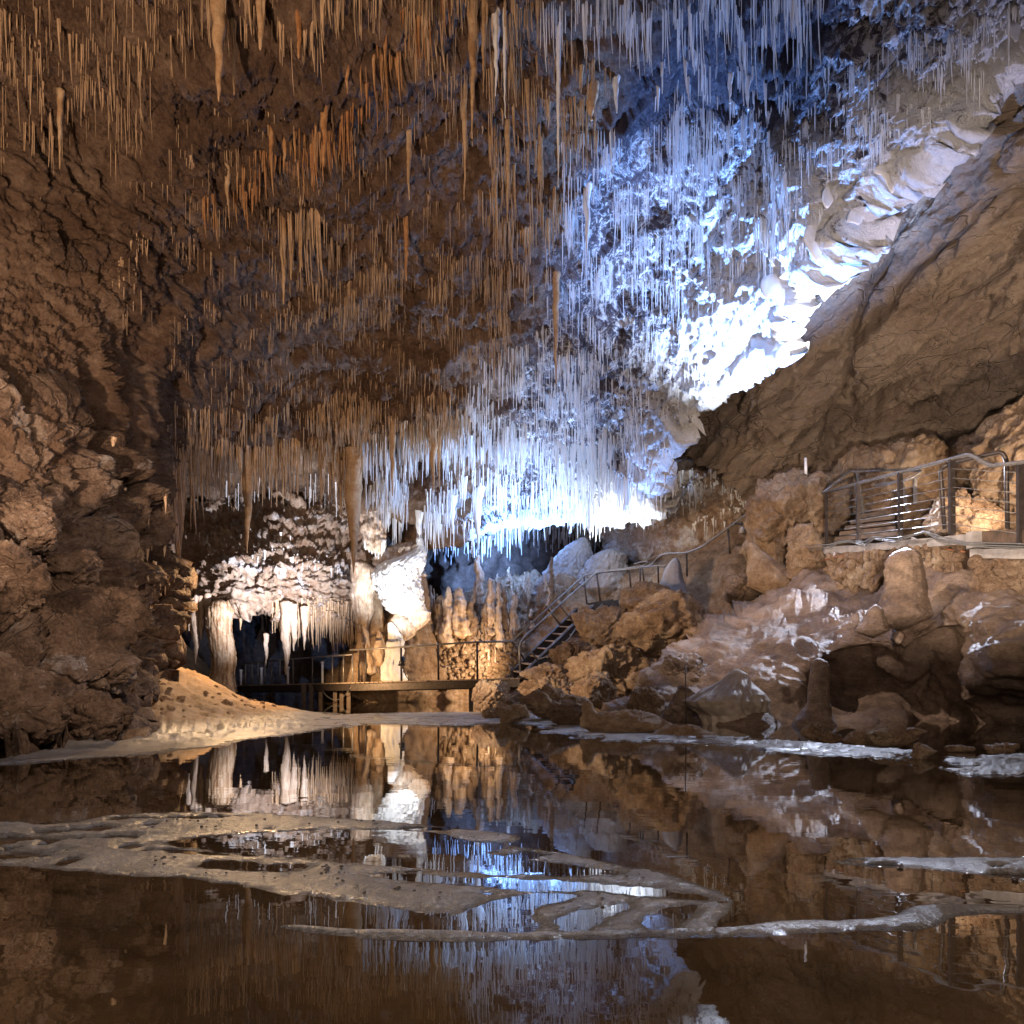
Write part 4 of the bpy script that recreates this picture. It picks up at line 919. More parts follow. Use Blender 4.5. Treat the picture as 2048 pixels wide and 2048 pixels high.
spele('flowstone_cone', [(1058, 1497, 2), (1070, 1500, 4), (1086, 1503, 6), (1097, 1508, 12), (1112, 1514, 20), (1130, 1526, 32), (1150, 1540, 44), (1172, 1552, 52)], 13.9, M['tanslope'], 'tan flowstone cone with a thin spike below the big rugged outcrop', 'stalagmite', n=60, rings=54, flute=.08, bump=.14, seed=19, deep=.7)
# stalagmites of the wet mound
spele('stalagmite', [(1099, 1815, 10), (1104, 1816, 21), (1115, 1815, 30), (1140, 1813, 34), (1170, 1809, 36), (1195, 1804, 40), (1215, 1800, 46), (1235, 1796, 56)], 9.0, M['slope'], 'big blunt brown stalagmite standing under the walkway', 'stalagmite', n=110, rings=120, flute=.03, bump=.09, seed=20, bs=2.0)
spele('stalagmite', [(1319, 1636, 8), (1324, 1637, 15), (1345, 1638, 19), (1380, 1636, 21), (1405, 1635, 23), (1425, 1632, 30), (1450, 1628, 42), (1470, 1626, 52)], 8.3, M['slope'], 'smaller blunt brown stalagmite at the foot of the mound by the water', 'stalagmite', n=90, rings=90, flute=.015, bump=.14, seed=21, deep=.7, wob=.1)
spele('stalagmite', [(1212, 1752, 6), (1220, 1752, 14), (1240, 1748, 20), (1262, 1745, 30)], 8.9, M['slope'], 'low stubby stalagmite left of the big blunt one', 'stalagmite', n=36, rings=30, flute=.06, bump=.1, seed=22)
spele('flowstone_bell', [(1341, 1474, 8), (1348, 1476, 18), (1358, 1472, 24), (1372, 1464, 40), (1388, 1458, 62), (1402, 1450, 78), (1412, 1452, 74), (1430, 1462, 62), (1452, 1470, 66), (1478, 1478, 80)], 8.6, M['bell'], 'bell shaped grey brown flowstone mound with a knob on top, at the water', 'flowstone', n=110, rings=90, flute=.05, bump=.13, seed=23, nf=20, wob=.1)

# ---- stalagmites on the tan slope behind the bridge
sg = [(895, 1173, 1282, 11, 'tallest ribbed stalagmite on the tan slope right of the white column'), (883, 1190, 1262, 12, 'broad ragged stalagmite left of the tallest one on the tan slope'), (918, 1174, 1262, 15, 'wide stalagmite with a notched top right of the tallest one'), (944, 1198, 1275, 11, 'bumpy stalagmite stack right of the notched one'),
 (978, 1156, 1262, 11, 'stalagmite with a pale twin tip in the middle of the slope'), (998, 1163, 1285, 7, 'slender knobbly stalagmite right of the twin tipped one'), (1009, 1172, 1250, 7, 'thin tan stalagmite close behind the slender knobbly one'), (1028, 1188, 1262, 8, 'thin pale tipped stalagmite halfway to the stairs'),
 (956, 1110, 1200, 9, 'tall pale stalagmite rising into the blue recess'), (1057, 1145, 1190, 5, 'small pointed stalagmite above the stairs, in line with the blue recess'), (1102, 1114, 1178, 5, 'thin post like stalagmite left of the pale domes'), (1018, 1134, 1165, 5, 'tiny white tipped stalagmite at the top edge of the slope'), (967, 1205, 1275, 8, 'short stalagmite between the bumpy stack and the twin tipped one'), (870, 1208, 1262, 8, 'short squat stalagmite nearest to the white column'),
 (1048, 1180, 1215, 5, 'small spike above the lower stairs'), (1078, 1170, 1205, 4, 'tiny spike beside the middle of the stair rail')]
for k, (x, y0, y1, wd, lab) in enumerate(sg):
    sdv = fbm(np.array([[x * .3, y0 * .3, k]]), 1)[0]
    d = TS.at(x, min(y1, 1425)).y - .25
    spele('stalagmite', [(y0, x + 1, 1.2), (y0 + 5, x, wd * .45), (y0 + (y1 - y0) * .3, x, wd * .75), (y0 + (y1 - y0) * .6, x + 1, wd * .85), (y1 + 8, x, wd * 1.25)], d, M['cream'] if k in (0, 2, 4, 5, 7, 8, 9, 11) else M['tanslope'], lab, 'stalagmite', n=26, rings=60, flute=.2, bump=.28, seed=k + 60, nf=8, bs=1.3, wob=.5)
rs = np.random.RandomState(21)
cntm = 0
for k in range(240):
    x = rs.uniform(850, 1230); y = rs.uniform(1170, 1330)
    if x > 1000 and y > 1300 - (x - 1020) * .9: continue
    if y < 1175 + (x < 950) * 40: continue
    h = rs.uniform(10, 46) * (1.1 - (x - 850) / 700); wd = rs.uniform(2.2, 5)
    d = TS.at(x, y + 4).y - .08
    spele('stalagmite', [(y - h, x + rs.uniform(-1, 1), 1), (y - h * .8, x, wd * .5), (y - h * .4, x, wd * .8), (y + 6, x, wd * 1.2)], d, M['cream'] if rs.rand() < .35 else M['tanslope'], 'small knobbly stalagmite among many on the tan slope behind the bridge', 'stalagmite', 'small stalagmites on the tan slope', n=12, rings=20, flute=.25, bump=.35, seed=100 + k, wob=.6)
    cntm += 1
# cave popcorn: clusters of little knobs on the lower slope
pv = []; pf = []
ico = bmesh.new(); bmesh.ops.create_icosphere(ico, subdivisions=2, radius=1); iv = np.array([tuple(v.co) for v in ico.verts]); ifc = np.array([[v.index for v in f.verts] for f in ico.faces]); ico.free()
for k in range(900):
    x = rs.uniform(880, 1120); y = rs.uniform(1270, 1372)
    if x > 1035 and y < 1300: continue
    p = np.array(TS.at(x, y)); r = rs.uniform(.03, .085)
    s_ = iv * (1 + .18 * fbm(iv * 1.5 + k, 1, 2)[:, None]) * r * np.array([1, 1, rs.uniform(.8, 1.3)]) + p + rs.normal(0, .07, 3) - np.array([0, .08, -.03])
    pf.append(ifc + len(pv) * len(iv)); pv.append(s_)
o = link('cave_popcorn', new_mesh('cave_popcorn', np.concatenate(pv), np.concatenate(pf)), M['tanslope']); tag(o, 'crowded knobs of cave popcorn covering the lower slope beside the stair foot', 'cave popcorn', None, 'stuff')
# ================================================================ boulders
icoc = {}
def ico_arrays(n):
    if n not in icoc:
        b = bmesh.new(); bmesh.ops.create_icosphere(b, subdivisions=n, radius=1)
        icoc[n] = (np.array([tuple(v.co) for v in b.verts]), np.array([[v.index for v in f.verts] for f in b.faces])); b.free()
    return icoc[n]
def boulder(x0, x1, y0, y1, d, mat, label, seed=0, tilt=0.0, deep=.9, facets=13, rough=1.0, sub=6, name='boulder', cat='boulder', group=None, sharp=.22, sink=.0):
    """rock that fills the box x0..x1, y0..y1 (photo pixels) at distance d: an irregular faceted block, worn and pitted"""
    v, f = ico_arrays(sub); rs = np.random.RandomState(seed + 900)
    nrm = rs.normal(size=(facets, 3)); nrm /= np.linalg.norm(nrm, axis=1)[:, None]; hh = rs.uniform(.62, 1.0, facets)
    r = np.full(len(v), 1.25)
    k = 20.0 / max(.05, sharp * 4)
    dots = v @ nrm.T; rr = np.where(dots > .05, hh / np.maximum(dots, .05), 9)
    rr = np.concatenate([rr, np.full((len(v), 1), 1.15)], 1)
    r = -np.log(np.exp(-k * rr).sum(1)) / k
    p = v * r[:, None]
    w = (x1 - x0) / F * d; h = (y1 - y0) / F * d; dep = deep * (w * h) ** .5
    c, s_ = math.cos(tilt), math.sin(tilt)
    # shape noise in block space
    q = p * 1.0 + seed * 3.3
    p = p * (1 + .16 * fbm(q, 1.1, 3, .5, 3) * rough)[:, None]
    p = np.stack([p[:, 0] * c * 1.0 - p[:, 2] * s_ * .6, p[:, 1], p[:, 0] * s_ * .6 + p[:, 2] * c], -1) if tilt else p
    mn, mx = p.min(0), p.max(0)
    p = (p - (mn + mx) / 2) / (mx - mn) * np.array([w, dep, h])
    sz = (w * h) ** .5
    q = p + seed * 5.1
    dirn = p / (np.linalg.norm(p, axis=1)[:, None] + 1e-6)
    f1, f2, idv = worley(q + .3 * sz * .3 * fbm(q, 2 / sz, 2)[:, None], 2.6 / sz, seed % 20)
    dsp = (fbm(q, 3.0 / sz, 4, .6, 5) * .05 + (ridged(q, 5.0 / sz, 4, .62, 7) - 1.2) * .036 - sstep(.14, 0, f2 - f1) * .04 + (idv - .5) * .05 + fbm(q, 14.0 / sz, 3, .7, 5) * .012) * sz * rough
    p = p + dirn * dsp[:, None]
    base = P((x0 + x1) / 2, y1, d + dep * .45)
    ctr_ = P((x0 + x1) / 2, (y0 + y1) / 2, d + dep * .45)
    s2 = (d + dep * .45 * .5) / d          # the outline is widest a little behind the front
    p = p * s2
    p = p + np.array(ctr_ - base)
    o = link(name, new_mesh(name, p, f), mat, loc=base); tag(o, label, cat, group)
    return o
B, DB, TN, SL = M['boulder'], M['darkboulder'], M['tanslope'], M['slope']
bl = [
 (944, 1020, 1358, 1432, 12.6, B, 'golden pointed boulder at the right end of the bridge, by the water', .0, 6),
 (990, 1062, 1408, 1450, 9.6, B, 'low brown pyramid shaped rock on the near shore below the golden boulder', .0, 6),
 (962, 1008, 1414, 1443, 10.3, B, 'small brown rock left of the pyramid shaped one', .0, 5),
 (1036, 1178, 1372, 1446, 10.6, B, 'broad pitted brown boulder on the shore right of the pyramid shaped rock', -.1, 6),
 (1092, 1168, 1408, 1456, 9.3, DB, 'small very rugged rock at the waterline before the broad boulder', .0, 6),
 (1040, 1142, 1325, 1366, 15.0, B, 'flat topped rock at the foot of the stairs', .05, 6),
 (1034, 1162, 1354, 1404, 13.0, B, 'wide rounded boulder stacked behind the broad pitted one', .0, 6),
 (1142, 1240, 1344, 1420, 11.8, B, 'lumpy orange brown boulder between the stairs foot and the water', .1, 6),
 (1144, 1296, 1212, 1306, 17.0, B, 'large tilted slab directly below the top of the stairs', -.25, 6),
 (1232, 1470, 1184, 1334, 13.0, B, 'largest leaning boulder on the slope right of the stairs', -.55, 6),
 (1236, 1372, 1162, 1226, 17.0, B, 'rounded grey topped block above the large tilted slab', -.1, 6),
 (1440, 1540, 1146, 1216, 14.2, B, 'angular boulder under the tan flowstone cone', -.3, 6),
 (1132, 1302, 1288, 1392, 13.0, B, 'pale wet slab sloping down below the large tilted slab', -.5, 6),
 (1096, 1186, 1280, 1346, 16.2, DB, 'brown block tucked under the stairs', .0, 6),
 (1240, 1332, 1374, 1446, 10.0, B, 'tan rock leaning left of the thin rod in the shallows', -.5, 6),
 (1250, 1332, 1342, 1384, 11.2, B, 'amber lit slab wedged above the tan leaning rock', -.3, 6),
 (1308, 1432, 1308, 1400, 10.4, SL, 'ragged wet boulder under the largest leaning one', -.3, 6),
 (1330, 1400, 1372, 1446, 9.8, SL, 'dark wet rock behind the thin rod in the shallows', -.4, 6),
 (1490, 1656, 940, 1160, 13.9, TN, 'big rugged upright outcrop left of the walkway', -.2, 7),
 (1578, 1662, 1046, 1160, 12.9, B, 'tall brown boulder leaning on the foot of the rugged outcrop', -.1, 6),
 (1632, 1746, 902, 1070, 14.6, TN, 'pale rounded boulder behind the left end of the walkway', .1, 6),
 (1730, 1925, 872, 1080, 13.4, TN, 'wide pale boulder behind the middle of the walkway', .2, 6),
 (1908, 1976, 868, 950, 13.6, TN, 'small pale block wedged at the top right behind the walkway', .0, 6),
 (1938, 2230, 735, 1090, 11.6, TN, 'huge pale tan boulder at the right edge behind the railing', -.3, 7),
 (1845, 2012, 976, 1092, 11.3, B, 'low tan rock right behind the railing gate', -.1, 6),
 (-90, 92, 1080, 1262, 5.6, DB, 'large rounded boulder at the left edge', .3, 6),
 (98, 318, 1166, 1316, 6.9, DB, 'pointed dark boulder jutting right from the left wall', .35, 6),
 (-70, 132, 985, 1112, 6.3, DB, 'rounded grey brown boulder high on the left edge', .2, 6),
 (74, 196, 1094, 1180, 6.9, DB, 'grey boulder wedged above the pointed dark one', .1, 6),
 (60, 268, 1226, 1420, 5.9, DB, 'long brown boulder sloping down under the pointed one', .6, 6),
 (-120, 150, 1300, 1530, 4.7, DB, 'massive dark boulder at the lower left by the water', .2, 6),
 (120, 262, 1380, 1510, 5.3, DB, 'knobbly brown boulder standing on the left shore', .2, 6),
 (240, 300, 1452, 1500, 5.9, B, 'small upright tan rock on the left shore', .2, 5),
 (98, 176, 885, 960, 8.6, DB, 'round cracked boulder stuck in the left wall below the dome', .0, 5),
 (100, 130, 468, 530, 8.8, DB, 'left rounded block of the trio lodged in the upper left wall', .0, 5),
 (122, 166, 488, 545, 9.0, DB, 'middle rounded block of the trio lodged in the upper left wall', .0, 5),
 (158, 188, 492, 540, 9.2, DB, 'right rounded block of the trio lodged in the upper left wall', .0, 5),
 (1602, 1648, 1445, 1482, 7.4, B, 'rounded rock at the left of the row on the far right shore', .0, 5),
 (1640, 1682, 1463, 1490, 7.1, B, 'small dark rock second in the row on the far right shore', .0, 5),
 (1684, 1742, 1461, 1494, 6.8, B, 'rounded rock in the middle of the row on the far right shore', .0, 5),
 (1732, 1852, 1452, 1498, 6.6, B, 'widest pointed rock in the row on the far right shore', -.0, 6),
 (1822, 1874, 1484, 1522, 5.5, B, 'rock at the right end of the row, dipping into the water', .3, 5),
 (1890, 1948, 1490, 1508, 6.3, B, 'flat wedge of rock lying in the shallows on the right', .0, 5),
 (1964, 2044, 1486, 1512, 6.0, B, 'flat block of rock half sunk at the right edge', .0, 5),
]
for k, (x0, x1, y0, y1, d, mt, lab, tl, sb_) in enumerate(bl):
    if x0 > 900 and y1 > 1425: d = HC * F / (y1 - HZ - 3)      # rocks that stand at the waterline
    boulder(x0, x1, y0, y1, d, mt, lab, seed=k + 1, tilt=tl, sub=sb_)
# smooth seal shaped flowstone at the shore
e = empty('flowstone_hump', P(1240, 1470, 6.8)); tag(e, 'smooth flowstone hump with a raised neck, like a resting animal, on the shore', 'flowstone')
o = boulder(1160, 1350, 1420, 1476, 6.7, M['tanslope'], None, seed=61, rough=.5, sharp=.8, name='hump'); 
o2 = spele('neck', [(1402, 1176, 4), (1406, 1178, 10), (1418, 1180, 13), (1432, 1188, 18), (1452, 1200, 34)], 6.95, M['tanslope'], n=30, rings=24, flute=.03, bump=.06, seed=3, parent=e)
o3 = boulder(1290, 1440, 1448, 1480, 6.4, M['tanslope'], None, seed=63, rough=.7, sharp=.8, name='tail', sub=5)
for q_ in (o, o3):
    l0 = q_.location.copy(); q_.parent = e; q_.location = l0 - e.location
    for kk in ('label', 'category'):
        if kk in q_: del q_[kk]
# stones on the sand bank
rs = np.random.RandomState(77); n_ = 0
for k in range(400):
    x = rs.uniform(-4.9, -1.4); y = rs.uniform(4.6, 15)
    px = x / y * F + 1024
    if px < 265 or px > 620: continue
    z = gz(x, y)
    if z < .12: continue
    s_ = rs.uniform(.012, .04) * (2.8 if rs.rand() < .14 else 1) * (y / 8) ** .5
    py = HZ - (z - HC) / y * F
    w_ = s_ * F / y
    boulder(px - w_, px + w_, py - w_ * 1.1, py + w_ * .5, y, M['mud'], 'small tan stone on the left sand bank', seed=200 + k, sub=3, name='stone', cat='stone', group='stones on the sand bank')
    n_ += 1
    if n_ > 110: break
# tiny dark pebbles on the mud bars
n_ = 0
for k in range(900):
    px = rs.uniform(300, 1480); py = rs.uniform(1640, 1865) if rs.rand() < .8 else rs.uniform(1720, 1760)
    x, y = ground(px, py); z = gz(x, y)
    if z < .008: continue
    s_ = rs.uniform(.0018, .0042)
    v, f = ico_arrays(2); p = v * s_ * np.array([1.3, 1, .8]) * (1 + .25 * fbm(v + k, 1.3, 2)[:, None])
    tag(link('pebble', new_mesh('pebble', p, f), M['pebble'], loc=(x, y, z + s_ * .4)), 'tiny dark pebble on the wet mud bar', 'pebble', 'pebbles on the mud bar'); n_ += 1
    if n_ > 85: break
for (px, py) in [(1860, 1748), (1868, 1747), (2030, 1762), (1995, 1738), (1800, 1735)]:
    x, y = ground(px, py); v, f = ico_arrays(2); s_ = .006
    tag(link('pebble', new_mesh('pebble', v * s_ * np.array([1.4, 1, .8]), f), M['pebble'], loc=(x, y, gz(x, y) + s_ * .4)), 'tiny dark pebble on the mud bar at the right edge', 'pebble', 'pebbles on the right mud bar')
# ================================================================ steelwork
ST, DS, PS = M['steel'], M['darksteel'], M['paintsteel']
def part(mb, name, mat, root, smooth=False): return mb.build(name, mat, root, smooth=smooth)
# ---- footbridge
e = empty('footbridge', P(800, 1362, 19.2)); tag(e, 'low steel footbridge with a handrail crossing the pool at the back', 'footbridge')
cor = P(704, 1366, 20.3); rgt = P(1042, 1357, 18.3); lft = P(440, 1372, 25.2)
for (a, b, nm) in ((cor, rgt, 'deck'), (lft, cor, 'deck')):
    m = MB(); t = (b - a).normalized(); sd = t.cross(Vector((0, 0, 1))); n = int((b - a).length / .16)
    for k in range(n):
        c = a + (b - a) * ((k + .5) / n) + sd * -.5
        m.beam(c - sd * .55, c + sd * .55, .14, .035)
    part(m, nm, M['timber'], e)
    m = MB(); m.beam(a + Vector((0, 0, -.14)) + sd * .06, b + Vector((0, 0, -.13)) + sd * .06, .07, .20); part(m, 'beam', DS, e)
    m = MB(); m.beam(a + Vector((0, 0, -.14)) - sd * 1.0, b + Vector((0, 0, -.14)) - sd * 1.0, .07, .24); part(m, 'beam', DS, e)
H1 = Vector((0, 0, 1.0))
m = MB()
r1 = [P(700, 1300, 20.2), P(760, 1297, 19.9), P(876, 1289, 19.3), P(954, 1284, 18.9), P(1023, 1283, 18.6)]
m.tube(r1, .028, 8); part(m, 'handrail', ST, e, True)
m = MB(); m.tube([P(447, 1333, 25.2), P(536, 1322, 23.6), P(600, 1317, 22.4), P(704, 1309, 20.5)], .028, 8); part(m, 'handrail', ST, e, True)
for (x, y0, y1, d) in [(731, 1299, 1365, 20.1), (802, 1294, 1362, 19.7), (876, 1290, 1361, 19.3), (954, 1285, 1359, 18.9)]:
    m = MB(); m.tube([P(x, y0, d), P(x + 1, y1, d)], .032, 8); part(m, 'post', DS, e, True)
for (x, yt) in [(491, 1328), (504, 1327), (516, 1325), (530, 1323), (543, 1322), (560, 1320), (586, 1318), (625, 1316), (665, 1312), (687, 1311), (705, 1309)]:
    t_ = (704 - x) / 264.0; d = 20.4 + 4.8 * t_
    m = MB(); m.tube([P(x, yt, d), P(x, 1366 + 6 * t_, d)], .024, 6); part(m, 'post', ST, e, True)
for (x, y1, d) in [(608, 1412, 21), (623, 1412, 21.2), (642, 1410, 21.4), (671, 1407, 21), (684, 1406, 21), (698, 1406, 20.6), (942, 1404, 19.0)]:
    m = MB(); m.beam(P(x, 1370, d), P(x, y1 + 14, d), .12, .12, Vector((0, 1, 0))); part(m, 'pile', M['darktimber'], e)
for (x, y0, d) in [(482, 1342, 24.3), (523, 1338, 23.6), (576, 1336, 22.8), (645, 1326, 21.4)]:
    m = MB(); m.tube([P(x, 1372, d), P(x, y0, d)], .04, 8); m.tube([P(x, y0, d), P(x, y0 - 3, d)], [.07, .05], 8)
    o = m.build('bollard_light', M['whitepipe'], None, base=P(x, 1372, d), smooth=True); tag(o, 'short pale light bollard on the left span of the footbridge', 'bollard light', 'bollard lights on the footbridge')
# spot lamp clamped on the handrail post
e = empty('spot_lamp', P(803, 1330, 18.9)); tag(e, 'black spot lamp clamped to a bridge post in front of the white column', 'lamp')
m = MB(); m.tube([P(804, 1331, 18.95), P(805, 1315, 19.05)], [.06, .075], 12); part(m, 'housing', M['black'], e, True)
m = MB(); m.beam(P(797, 1330, 18.9), P(810, 1330, 18.9), .04, .05); m.beam(P(799, 1330, 18.9), P(799, 1322, 18.9), .02, .02, Vector((0, 1, 0))); part(m, 'bracket', M['black'], e)
m = MB(); m.tube([P(805, 1334, 18.9), P(812, 1352, 19), P(818, 1361, 19.2)], .012, 6); part(m, 'lead', M['black'], e, True)

# ---- stairs
e = empty('staircase', P(1050, 1345, 18.2)); tag(e, 'black open steel staircase with double handrails climbing right from the footbridge', 'staircase')
LB, LT = P(1026, 1342, 18.9), P(1160, 1213, 21.2)
RB, RT = P(1050, 1346, 18.0), P(1187, 1213, 20.2)
for a, b in ((LB, LT), (RB, RT)):
    m = MB(); m.beam(a - Vector((0, 0, .10)), b - Vector((0, 0, .10)), .05, .27); part(m, 'stringer', PS, e)
    m = MB(); m.beam(a + Vector((0, 0, .05)), b + Vector((0, 0, .05)), .065, .02); part(m, 'stringer_edge', ST, e)
for k in range(9):
    t = (k + .35) / 9
    a = LB.lerp(LT, t) - Vector((0, 0, .08)); b = RB.lerp(RT, t) - Vector((0, 0, .08))
    m = MB(); m.beam(a, b, .23, .035); part(m, 'tread', M['timber'], e)
m = MB(); m.beam(LT + Vector((0, 0, -.06)), P(1228, 1206, 21.0), .05, .25); part(m, 'landing_edge', PS, e)
m = MB(); m.beam(RT + Vector((0, 0, -.06)), P(1238, 1208, 20.2), .05, .26); part(m, 'landing_edge', PS, e)
m = MB(); 
for k in range(7):
    t = k / 7 + .05; a = LT.lerp(P(1228, 1206, 21.0), t); b = RT.lerp(P(1238, 1206, 20.2), t); m.beam(a, b, .12, .03)
part(m, 'landing', M['timber'], e)
m = MB(); m.tube(arc_pts([P(1041, 1357, 18.1), P(1038, 1290, 18.1), P(1048, 1274, 18.3), P(1191, 1146, 20.2), P(1258, 1139, 20.1), P(1282, 1135, 19.9), P(1300, 1133, 19.7), P(1318, 1112, 19.4), P(1335, 1107, 19.1), P(1373, 1106, 18.3), P(1400, 1096, 17.6), P(1455, 1057, 16.6), P(1498, 1024, 15.8), P(1521, 1017, 15.4)], .15), .028, 8); part(m, 'handrail', ST, e, True)
m = MB(); m.tube(arc_pts([P(1023, 1283, 18.8), P(1168, 1151, 21.2), P(1250, 1137, 21.0), P(1290, 1131, 20.6), P(1298, 1121, 20.4), P(1268, 1128, 20.6)], .1), .028, 8); part(m, 'handrail', ST, e, True)
m = MB(); m.tube([P(1282, 1135, 19.9), P(1316, 1132, 19.4), P(1341, 1132, 19.1)], .024, 8); part(m, 'side_rail', ST, e, True)
for (x0, y0, x1, y1, d0, d1) in [(1168, 1151, 1174, 1212, 21.2, 21.2), (1193, 1146, 1201, 1204, 20.2, 20.2), (1095, 1217, 1121, 1250, 20.0, 20.0), (1121, 1212, 1160, 1262, 19.2, 19.3), (1024, 1284, 1049, 1319, 18.8, 18.9), (1050, 1286, 1083, 1333, 18.3, 18.3), (1258, 1141, 1262, 1178, 20.1, 20.1), (1280, 1135, 1281, 1176, 19.9, 19.9), (1285, 1135, 1288, 1168, 20.3, 20.3), (1316, 1132, 1317, 1168, 19.4, 19.4), (1373, 1106, 1374, 1153, 18.3, 18.3), (1456, 1057, 1460, 1108, 16.6, 16.6)]:
    m = MB(); m.tube([P(x0, y0, d0), P(x1, y1, d1)], .026, 8); part(m, 'post', DS, e, True)
m = MB(); m.tube([P(1076, 1318, 17.9), P(1088, 1315, 17.9), P(1110, 1303, 18.2), P(1140, 1275, 18.8), P(1152, 1256, 19.2), P(1160, 1243, 19.4), P(1185, 1228, 19.8), P(1205, 1208, 20.0)], .018, 6)
o = m.build('cable', M['cable'], None, base=P(1076, 1318, 17.9), smooth=True); tag(o, 'grey cable slung along the side of the black staircase', 'cable')
# ---- lamp fitting by the upper handrail
e = empty('floodlight', P(1482, 1068, 15.3)); tag(e, 'small grey floodlight fitting beside the upper end of the handrail', 'lamp')
m = MB(); m.beam(P(1469, 1048, 15.3), P(1487, 1048, 15.3), .05, .03); m.tube([P(1483, 1060, 15.3), P(1483, 1043, 15.3)], .022, 8); part(m, 'bracket', PS, e)
m = MB(); m.tube([P(1484, 1066, 15.3), P(1485, 1053, 15.3)], [.07, .05], 10); part(m, 'housing', M['concrete'], e, True)
m = MB(); m.tube([P(1612, 956, 14.2), P(1611, 916, 14.2)], .03, 10)
o = m.build('marker_tube', M['whitepipe'], None, base=P(1612, 956, 14.2), smooth=True); tag(o, 'white plastic tube standing on top of the rugged outcrop', 'tube')
m = MB(); m.tube([P(1371, 1330, 7.6), P(1372, 1460, 7.6)], .007, 6)
o = m.build('measuring_rod', DS, None, base=P(1372, 1460, 7.6), smooth=True); tag(o, 'thin dark measuring rod standing in the shallows before the grey flowstone bell', 'rod')

# ---- walkway: ramp on a rubble wall
e = empty('walkway', P(1800, 1075, 10.8)); tag(e, 'raised concrete walkway ramp with steel railing on a rubble wall', 'walkway')
def wp(px, py, d): return P(px, py, d)
D0, D1 = P(1638, 1096, 13.2), P(1942, 1068, 8.95)        # top front edge of the slab
back = Vector((1.15, .25, .0))
m = MB()
def slab(m, a, b, th, bk):
    n_ = 18; vs = []
    rs_ = random.Random(3)
    for k in range(n_ + 1):
        t = k / n_; p = a.lerp(b, t); j = rs_.uniform(-.008, .008)
        vs += [p + Vector((j, 0, j)), p + bk, p + bk - Vector((0, 0, th)), p - Vector((0, 0, th)) + Vector((j, 0, j * .5))]
    fs = []
    for k in range(n_):
        for i in range(4):
            q = (i + 1) % 4; fs.append((k * 4 + i, k * 4 + q, k * 4 + 4 + q, k * 4 + 4 + i))
    fs += [(3, 2, 1, 0), (n_ * 4, n_ * 4 + 1, n_ * 4 + 2, n_ * 4 + 3)]
    m.add(vs, fs)
slab(m, D0, D1, .13, back); part(m, 'slab', M['concrete'], e)
m = MB(); slab(m, P(1940, 1098, 8.9), P(2300, 1096, 6.6), .12, back); part(m, 'lower_slab', M['concrete'], e)
m = MB(); slab(m, P(1962, 1062, 8.9), P(2300, 1052, 6.7), .17, back); part(m, 'kerb_board', M['darktimber'], e)
m = MB(); m.box(P(1951, 1080, 8.95), (.16, .14, .22)); part(m, 'end_block', M['concrete'], e)
rail = lambda pts, r, nm, mt: (lambda m: (m.tube(arc_pts(pts, .09), r, 10), part(m, nm, mt, e, True)))(MB())
def zb(px, py, d): return P(px, py, d)
rail([P(1645, 987, 13.3), P(1717, 966, 11.9), P(1800, 945, 10.6), P(1903, 918, 9.3), P(1939, 908, 8.95), P(1982, 932, 8.6), P(2040, 925, 8.2), P(2300, 905, 6.9)], .026, 'handrail', ST)
rail([P(1645, 987, 13.3), P(1700, 943, 14.2), P(1799, 940, 13.0), P(1845, 942, 12.0), P(1818, 959, 12.0), P(1749, 971, 12.6)], .024, 'rear_handrail', ST)
rail([P(1889, 1058, 9.6), P(1881, 938, 9.6), P(1900, 927, 9.5), P(2004, 903, 9.0), P(2013, 920, 9.0), P(2015, 1057, 9.0)], .028, 'gate_frame', DS)
rail([P(1889, 1058, 9.6), P(1881, 938, 9.6), P(1895, 928, 9.5)], .0285, 'gate_post', DS)
for (x0, y0, x1, y1, d, r) in [(1653, 985, 1653, 1090, 13.2, .024), (1715, 967, 1718, 1084, 11.9, .032), (1800, 945, 1801, 1076, 10.6, .032), (1903, 919, 1904, 1068, 9.3, .036), (2040, 925, 2041, 1090, 8.25, .034)]:
    m = MB(); m.beam(P(x0, y0, d), P(x1, y1, d), r * 2, r * 1.4, Vector((0, 1, 0))); part(m, 'post', DS, e)
for (x0, y0, x1, y1, d) in [(1714, 943, 1729, 1040, 14.0), (1800, 941, 1815, 1025, 12.9), (1830, 956, 1831, 1008, 12.0)]:
    m = MB(); m.beam(P(x0, y0, d), P(x1, y1, d), .05, .04, Vector((0, 1, 0))); part(m, 'rear_post', ST, e)
for k in range(7):
    t = (k + 1) / 8
    a = P(1653, 987 + (1088 - 987) * t, 13.2); b = P(1903, 919 + (1066 - 919) * t, 9.3); c = P(2041, 925 + (1088 - 925) * t, 8.25)
    m = MB(); m.tube([a, b, c], .005, 5); part(m, 'wire', ST, e, True)
# steps behind the railing
e2 = empty('walkway_steps', P(1740, 1080, 13.2)); tag(e2, 'dark timber steps climbing behind the railing at the far end of the walkway', 'steps')
for k in range(5):
    y = 1082 - k * 11; m = MB(); m.beam(P(1676 + k * 9, y - 2, 13.0 + k * .12), P(1800 - k * 3, y - 14 + k * .5, 12.0 + k * .3), .24, .075); part(m, 'step', M['darktimber'], e2)
m = MB(); m.tube([P(1738, 1042, 12.9), P(1728, 1034, 12.9)], [.05, .05], 8)
